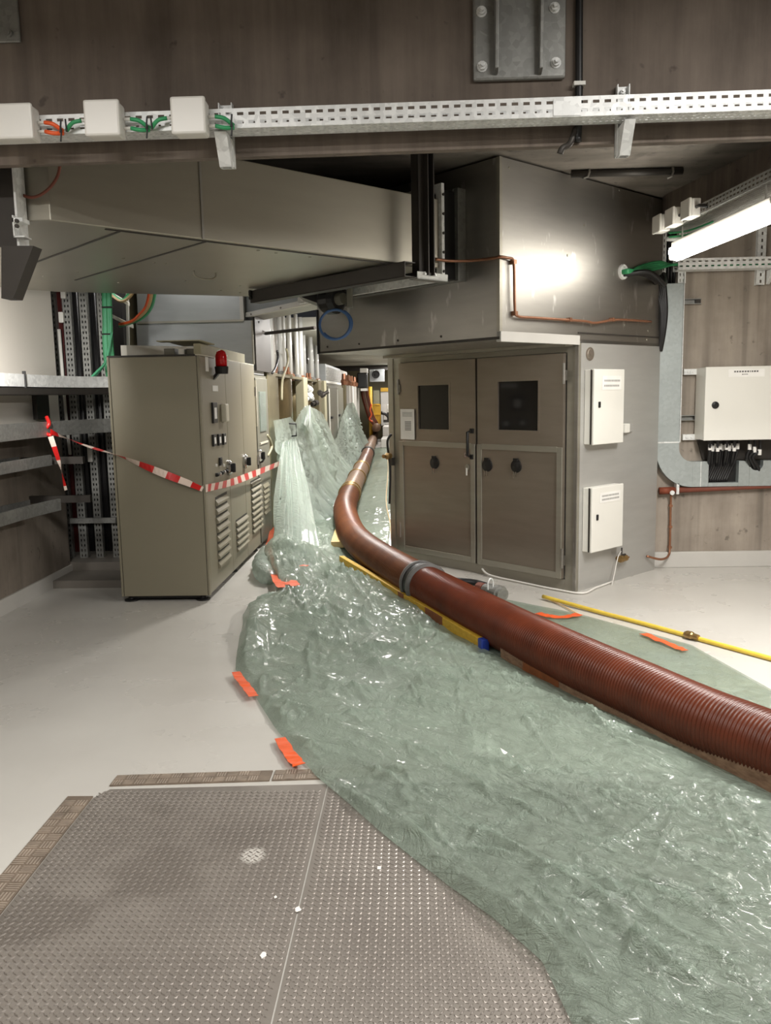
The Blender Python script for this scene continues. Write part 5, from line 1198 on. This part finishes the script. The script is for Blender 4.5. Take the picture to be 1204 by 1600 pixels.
# gathered tail fanning out to the floor by the end cabinet
ap = np.array(at_x(441, 690, -1.62)); ap2 = np.array(at_x(463, 688, -1.56)); nU, nT = 110, 70
UU, T2 = np.meshgrid(np.linspace(0, 1, nU), np.linspace(0, 1, nT))
b0 = np.array(at_z(424, 868, .05)); b1 = np.array(at_z(492, 862, .04)); 
bx = b0[0]+(b1[0]-b0[0])*UU; by = b0[1]+(b1[1]-b0[1])*UU - .35*np.sin(UU*PI)
sp = T2**.75
ax_ = ap[0]+(ap2[0]-ap[0])*UU; ay_ = ap[1]+(ap2[1]-ap[1])*UU
px_ = ax_+(bx-ax_)*sp; py_ = ay_+(by-ay_)*sp; pz_ = ap[2]+(.04-ap[2])*(T2**1.0)
pz_ = pz_ + .10*np.sin(T2*PI)*(UU-.3)
fold = (ridge(UU*13+.6*vnoise(UU*4, T2*2, 61), T2*.6, 62)**2-.4)*.17*np.clip(T2*2, .25, 1)+.03*(vnoise(UU*30, T2*2, 63)-.5)
px_ += fold*.6; py_ -= fold*.7
v2 = np.stack([px_, py_, pz_], -1).reshape(-1, 3); i2 = np.arange(nU*nT).reshape(nT, nU)
f2 = np.stack([i2[:-1, :-1], i2[:-1, 1:], i2[1:, 1:], i2[1:, :-1]], -1).reshape(-1, 4)
# twisted peak tied up at the post
pk = np.array(at_x(484, 632, -1.64)); nU3, nT3 = 40, 40
U3, T3 = np.meshgrid(np.linspace(0, 1, nU3), np.linspace(0, 1, nT3))
q0, q1 = np.array(at_x(473, 662, -1.58)), np.array(at_x(490, 690, -1.5))
x3 = pk[0]+(q0[0]+(q1[0]-q0[0])*U3-pk[0])*T3+.05*(ridge(U3*6, T3*.5, 71)-.5)*T3; y3 = pk[1]+(q0[1]+(q1[1]-q0[1])*U3-pk[1])*T3; z3 = pk[2]+(q0[2]+(q1[2]-q0[2])*U3-pk[2])*T3
v3 = np.stack([x3, y3, z3], -1).reshape(-1, 3); i3 = np.arange(nU3*nT3).reshape(nT3, nU3)
f3 = np.stack([i3[:-1, :-1], i3[:-1, 1:], i3[1:, 1:], i3[1:, :-1]], -1).reshape(-1, 4)
vv = np.concatenate([v1, v2, v3]); ff = np.concatenate([f1, f2+len(v1), f3+len(v1)+len(v2)])
tag(grid_obj('hanging_plastic', vv, ff, MT['film_drape']), 'pale green plastic hanging in folds over the corridor machines down to the floor', 'plastic sheet')
# bunched roll of plastic at the left edge near the cabinet
rb = [at_z(414, 858, .08), at_z(409, 880, .09), at_z(414, 897, .08), at_z(432, 905, .06)]
m = MB(); m.tube(catmull(rb, 8), [.03+.06*math.sin(PI*i/24)+.012*math.sin(i*2.3) for i in range(25)], 16); bo = m.build('plastic_bundle', MT['film_drape'], smooth=True)
tag(bo, 'bunched roll of green plastic on the floor by the end of the grey cabinet', 'plastic bundle')
# ------------------------------------------------------------------ orange tape strips
def strip(pts, w, label, z=.02, lift=0):
    P_ = [at_z(*p, z+lift) for p in pts]; P_ = catmull(P_, 6); m = MB(); N = len(P_); random.seed(len(pts)+int(pts[0][0]))
    for i in range(N-1):
        d = (P_[i+1]-P_[i]).normalized(); n_ = d.cross(ZUP).normalized(); w0 = w*(.85+.3*random.random())/2
        if i == 0: pa, pb_ = P_[0]+n_*w0, P_[0]-n_*w0
        qa, qb = P_[i+1]+n_*w0+ZUP*random.uniform(0, .006), P_[i+1]-n_*w0+ZUP*random.uniform(0, .006)
        m.quad(pa, qa, qb, pb_); pa, pb_ = qa, qb
    return tag(m.build('orange_tape_strip', MT['orange'], solid=.002), label, 'tape')
strip([(437, 1153), (452, 1178), (467, 1196)], .06, 'orange tape strip holding the plastic edge next to the checker plate corner', .022)
strip([(368, 1050), (374, 1060), (384, 1072), (396, 1088)], .055, 'orange tape strip at the left tip of the plastic sheet', .03)
strip([(428, 824), (421, 850), (422, 875), (431, 905), (440, 918)], .07, 'long orange tape strip along the plastic edge beside the grey cabinet', .10)
strip([(434, 908), (444, 914), (454, 908), (462, 916)], .08, 'crumpled orange tape knot on the plastic edge near the grey cabinet', .09)
strip([(468, 884), (482, 884)], .04, 'small orange tape scrap on the crumpled plastic mound', .2)
strip([(838, 958), (858, 963), (882, 964), (905, 960)], .07, 'orange tape strip on the plastic edge just right of the hose', .032)
strip([(1004, 990), (1035, 1003), (1070, 1017)], .055, 'straight orange tape strip on the plastic edge beyond the yellow rod', .030)
q = at_z(520, 880, .08)
# ------------------------------------------------------------------ planks
def plank(pts, w, h, z0=.012): 
    a, b = pts; d = (b-a).normalized(); n_ = Vector((-d.y, d.x, 0)); 
    if n_.x < 0: n_ = -n_
    return a+ZUP*z0, d, n_, (b-a).length
a, b = at_z(530, 884), at_z(753, 1024)
o, d, n_, Ln = plank((a, b), .2, .09)
t = thing('yellow_plank', 'yellow timber plank with brown marks and blue end cap under the hose', 'plank', a.lerp(b, .5))
MB().obox(o, d*(Ln-.05), n_*.05, ZUP*.088).build('board', MT['yellow_wood'], t, bevel=.006)
MB().obox(o+d*(Ln-.06)-n_*.004-ZUP*.003, d*.06, n_*.058, ZUP*.094).build('end_cap', MT['blue'], t, bevel=.008)
for f0, f1 in ((.52, .56), (.70, .80)): MB().obox(o+d*Ln*f0-n_*.002, d*Ln*(f1-f0), n_*.004, ZUP*.086).build('brown_mark', MT['brown_mark'], t)
a2, b2 = at_z(781, 1034), at_z(1204, 1247); b2 = b2+(b2-a2).normalized()*1.6
o, d, n_, Ln = plank((a2, b2), .2, .09)
t = thing('timber_plank', 'weathered brown timber plank under the near end of the hose', 'plank', a2.lerp(b2, .4))
MB().obox(o, d*Ln, n_*.05, ZUP*.085).build('board', MT['old_wood'], t, bevel=.005)
MB().obox(o+d*.25-n_*.002, d*.35, n_*.004, ZUP*.07).build('brown_mark', MT['brown_mark'], t)
p1, p2 = at_z(517, 858, .03), at_z(540, 806, .03)
o, d, n_, Ln = plank((p1, Vector((-.98, 11.6, .03))), .2, .05)
t = thing('pale_plank', 'pale timber plank end poking out behind the yellow plank', 'plank', p1)
MB().obox(o, d*Ln, n_*.14, ZUP*.07).build('board', MT['pale_wood'], t, bevel=.004)
# ------------------------------------------------------------------ the big hose
path = catmull(hp, 40)
def resample(pts, step):
    out = [pts[0]]; acc = 0
    for i in range(1, len(pts)):
        a, b = pts[i-1], pts[i]; l = (b-a).length
        while acc+l >= step:
            f = (step-acc)/l; a = a+(b-a)*f; out.append(a); l = (b-a).length; acc = 0
        acc += l
    return out
fine = resample(path, .0052)
def hose_r(y): return float(np.interp(y, [2, 3.3, 4.5, 5.5, 6.6, 9, 12, 30], [.138, .14, .15, .155, .155, .15, .155, .15]))
ycuff = at_z(663, 912, .165).y; yj1 = at_z(545, 772, .165).y; yj2 = at_z(564, 732, .165).y; yj3 = at_z(574, 708, .165).y
t = thing('suction_hose', 'thick corrugated red brown hose snaking from the corridor across the floor', 'hose', (hp[5].x, hp[5].y, 0))
def sect(y0, y1, mat, name, step=1, pitch=4, amp=.0045):
    pts = [p for p in fine if y0 <= p.y <= y1][::step]
    rr = []
    for i, p in enumerate(pts):
        ph = (i % pitch)/pitch; rr.append(hose_r(p.y)+amp*math.sin(2*PI*ph)**1)
    MB().tube(pts, rr, 40).build(name, mat, t, smooth=True)
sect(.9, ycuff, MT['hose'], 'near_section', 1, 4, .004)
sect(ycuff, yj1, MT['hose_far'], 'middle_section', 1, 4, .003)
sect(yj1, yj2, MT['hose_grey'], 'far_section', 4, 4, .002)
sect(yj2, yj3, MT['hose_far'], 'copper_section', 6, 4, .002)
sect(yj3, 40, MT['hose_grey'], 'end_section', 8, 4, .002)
def ring(y, w, extra, mat, name, step=6):
    pts = [p for p in fine if y-w/2 <= p.y <= y+w/2][::step]
    MB().tube(pts, [hose_r(p.y)+extra for p in pts], 36).build(name, mat, t, smooth=True, bevel=0)
ring(ycuff, .17, .014, MT['black'], 'coupling_cuff')
ring(ycuff-.07, .04, .028, MT['cuff'], 'cuff_ring'); ring(ycuff+.06, .045, .026, MT['cuff'], 'cuff_ring')
ring(yj1, .16, .022, MT['brass'], 'clamp_band'); ring(yj1+.35, .12, .018, MT['brass'], 'clamp_band'); ring(yj2, .25, .02, MT['brass'], 'clamp_band'); ring(yj3, .3, .03, MT['dark'], 'clamp_band')
ring(yj2-2.0, .12, .02, MT['brass'], 'clamp_band')
# risers at the far end of the hose
e = fine[-1]
tag(MB().tube(catmull([e+Vector((0, -.2, 0)), e+Vector((-.0, .4, .2)), at_y(588, 668, 29), ], 6), .15, 16).build('hose_elbow', MT['hose_grey'], smooth=True), 'grey brown elbow at the far end of the big hose', 'elbow')
for i, (dx, c) in enumerate(((0, 'leftmost'), (3.2, 'middle'), (6.2, 'rightmost'))):
    pts = [at_y(591-i*1.5, 666+i*.5, 29.2+.1*i), at_y(585+dx*.4, 663-i, 29.2), at_y(578+dx*.7, 654-i, 29.2), at_y(573+dx*.9, 640, 29.2), at_y(567+dx, 618, 29.2), at_y(566+dx, 603, 29.2)]
    tag(MB().tube(catmull(pts, 6), .07, 12).build('riser_hose', MT['hose'] if i != 1 else MT['hose_grey'], smooth=True), 'red brown riser hose bending up at the corridor end, %s of three' % c, 'hose', 'riser hoses at the corridor end')
tag(MB().tube(catmull([at_y(580, 632, 29), at_y(578, 640, 28.9), at_y(580, 648, 28.9), at_y(577, 655, 28.9), at_y(582, 659, 28.9)], 5), .03, 8).build('thin_red_hose', MT['orange'], smooth=True), 'thin orange hose tangled beside the riser hoses at the corridor end', 'hose')
# ------------------------------------------------------------------ yellow rod, coupling, cables on the floor
a, b = at_z(848, 932, .03), at_z(1204, 1026, .03); b2 = b+(b-a).normalized()*1.2
t = thing('yellow_rod', 'thin yellow hose lying across the white floor to the right', 'hose', a.lerp(b, .5)-ZUP*.03)
mid = a.lerp(b, .5)+Vector((.02, .01, 0))
MB().tube(catmull([a, a.lerp(b, .3)+Vector((.01, .01, -.01)), mid-ZUP*.012, b-ZUP*.012, b2-ZUP*.012], 6), .016, 10).build('rod', MT['yellowhose'], t, smooth=True)
q = at_z(1079, 993, .03); dd = (b-a).normalized(); MB().lathe(q-dd*.05, dd, [(0, .018), (.02, .028), (.06, .028), (.07, .022), (.11, .018)], 10).build('joint', MT['brass'], t)
tag(MB().tube([at_z(853, 935, .012), at_z(880, 947, .012), at_z(908, 962, .012)], .006, 6).build('pale_string', MT['tan'], smooth=True), 'thin pale cord on the floor between the yellow rod and the orange tape', 'cord')
a = at_z(779, 930, .06)
t = thing('pipe_coupling', 'metal hose coupling with wire bail on the floor behind the hose', 'coupling', at_z(770, 935))
c0, c1 = at_z(758, 921, .09), at_z(790, 931, .09)
MB().lathe(c0, c1-c0, [(0, .05), (.05, .06), (.08, .06), (.08, .05), (.16, .05), (.16, .07), (.20, .07), (.2, .055), (.23, .055)], 18).build('coupling_body', MT['galv_dull'], t)
MB().lathe(c0-(c1-c0)*.35, c1-c0, [(0, .045), (.08, .05)], 14).build('red_ring', MT['redpipe'], t)
m = MB(); q = at_z(766, 921, .13); m.tube(catmull([q-U*.03, q-U*.03+ZUP*.06, q+ZUP*.09, q+U*.03+ZUP*.06, q+U*.03], 5), .006, 6); m.build('wire_bail', MT['galv'], t, smooth=True)
tag(MB().tube(catmull([at_z(690, 906, .10), at_z(720, 908, .11), at_z(745, 911, .10), at_z(770, 919, .08)], 6), .028, 10).build('black_hose', MT['rubber'], smooth=True), 'short black hose running behind the big hose into the metal coupling', 'hose')
pts = [P(-.04, 1.02, .06), P(-.06, .9, .02), P(-.07, .5, .012), P(-.08, .15, .012), P(-.04, -.09, .012), P(.2, -.06, .012), P(.5, -.03, .012)]
tag(MB().tube(catmull(pts, 8), .009, 8).build('white_cable', MT['whitep'], smooth=True), 'thin white cable lying along the foot of the enclosure', 'cable')
# thin pale wires along the corridor floor
tag(MB().tube(catmull([at_z(604, 690, .03), at_z(606, 730, .03), at_z(603, 780, .03), at_z(609, 815, .03), at_z(611, 840, .03)], 8), .008, 6).build('pale_wire', MT['tan'], smooth=True), 'thin pale wire along the corridor floor beside the enclosure jamb', 'wire')
# ================================================================== LIGHTS
def area(name, loc, sx, sy, power, rot, col=(1, .972, .93)):
    l = bpy.data.lights.new(name, 'AREA'); l.shape = 'RECTANGLE'; l.size = sx; l.size_y = sy; l.energy = power; l.color = col
    o = bpy.data.objects.new(name, l); o.location = loc; o.rotation_euler = rot; COL.objects.link(o); return o
dn = (0, 0, 0)
# hall luminaires in front of the lintel, above and behind the camera
area('hall_lamp', (-1.6, 1.9, 3.35), 1.6, .14, 75, dn)
area('hall_lamp', (1.9, 2.1, 3.55), 1.6, .14, 105, dn)
area('hall_lamp', (-.2, -.6, 3.35), 1.6, .14, 60, dn)
# neighbour of the visible lamp, out of frame on the same line
lc2 = la+ld*2.4-ZUP*.03
area('next_lamp_glow', lc2, 1.5, .14, 135, (0, 0, math.atan2(ld.y, ld.x)))
# unseen lamp added behind the duct to brighten plenum, risers and the white wall
area('unseen_lamp', (-2.55, 8.35, 3.2), 1.2, .12, 9, (math.radians(8), 0, 0))
rl = Vector((-2.5, 4.75, 2.5)); area('unseen_lamp', rl, .14, 1.0, 26, (Vector((-3.4, 6.6, 2.0))-rl).to_track_quat('-Z', 'Y').to_euler()).data.spread = math.radians(64)  # unseen lamp off to the left, aimed and narrowed onto the white wall
# corridor luminaires
for y, p in ((9.5, 170), (13.5, 90), (17, 90), (21, 90), (25.5, 90), (30, 80)):
    area('corridor_lamp', (-.65, y, 2.74 if y > 14 else 2.95), .14, 1.4, p, dn)
area('machine_lamp', (-.9, 14.0, 2.7), .12, 2.5, 30, (0, math.radians(50), 0))
w = bpy.data.worlds.new('World'); SC.world = w; w.use_nodes = True
w.node_tree.nodes['Background'].inputs[0].default_value = (.9, .93, 1, 1); w.node_tree.nodes['Background'].inputs[1].default_value = .02
# ================================================================== CAMERA
cam = bpy.data.cameras.new('Camera'); co = bpy.data.objects.new('Camera', cam); COL.objects.link(co)
# columns: camera x, camera y (up), camera -z in world axes
def wv(c): return Vector((_x.dot(c), _dy.dot(c), _z.dot(c)))
cx_, cy_, cz_ = wv(Vector((1, 0, 0))), wv(Vector((0, -1, 0))), wv(Vector((0, 0, -1)))
M_ = Matrix.Identity(4)
for i, v in enumerate((cx_, cy_, cz_)):
    for j in range(3): M_[j][i] = v[j]
M_.translation = EYE; co.matrix_world = M_
cam.sensor_fit = 'VERTICAL'; cam.sensor_height = 36; cam.lens = 36*F/1600; cam.clip_start = .05; cam.clip_end = 200
SC.camera = co
vs = SC.view_settings; vs.view_transform = 'Standard'; vs.look = 'None'; vs.gamma = 1; vs.use_curve_mapping = False; vs.exposure = 0.0
for o in bpy.data.objects:
    if '_w' in o.keys(): del o['_w']
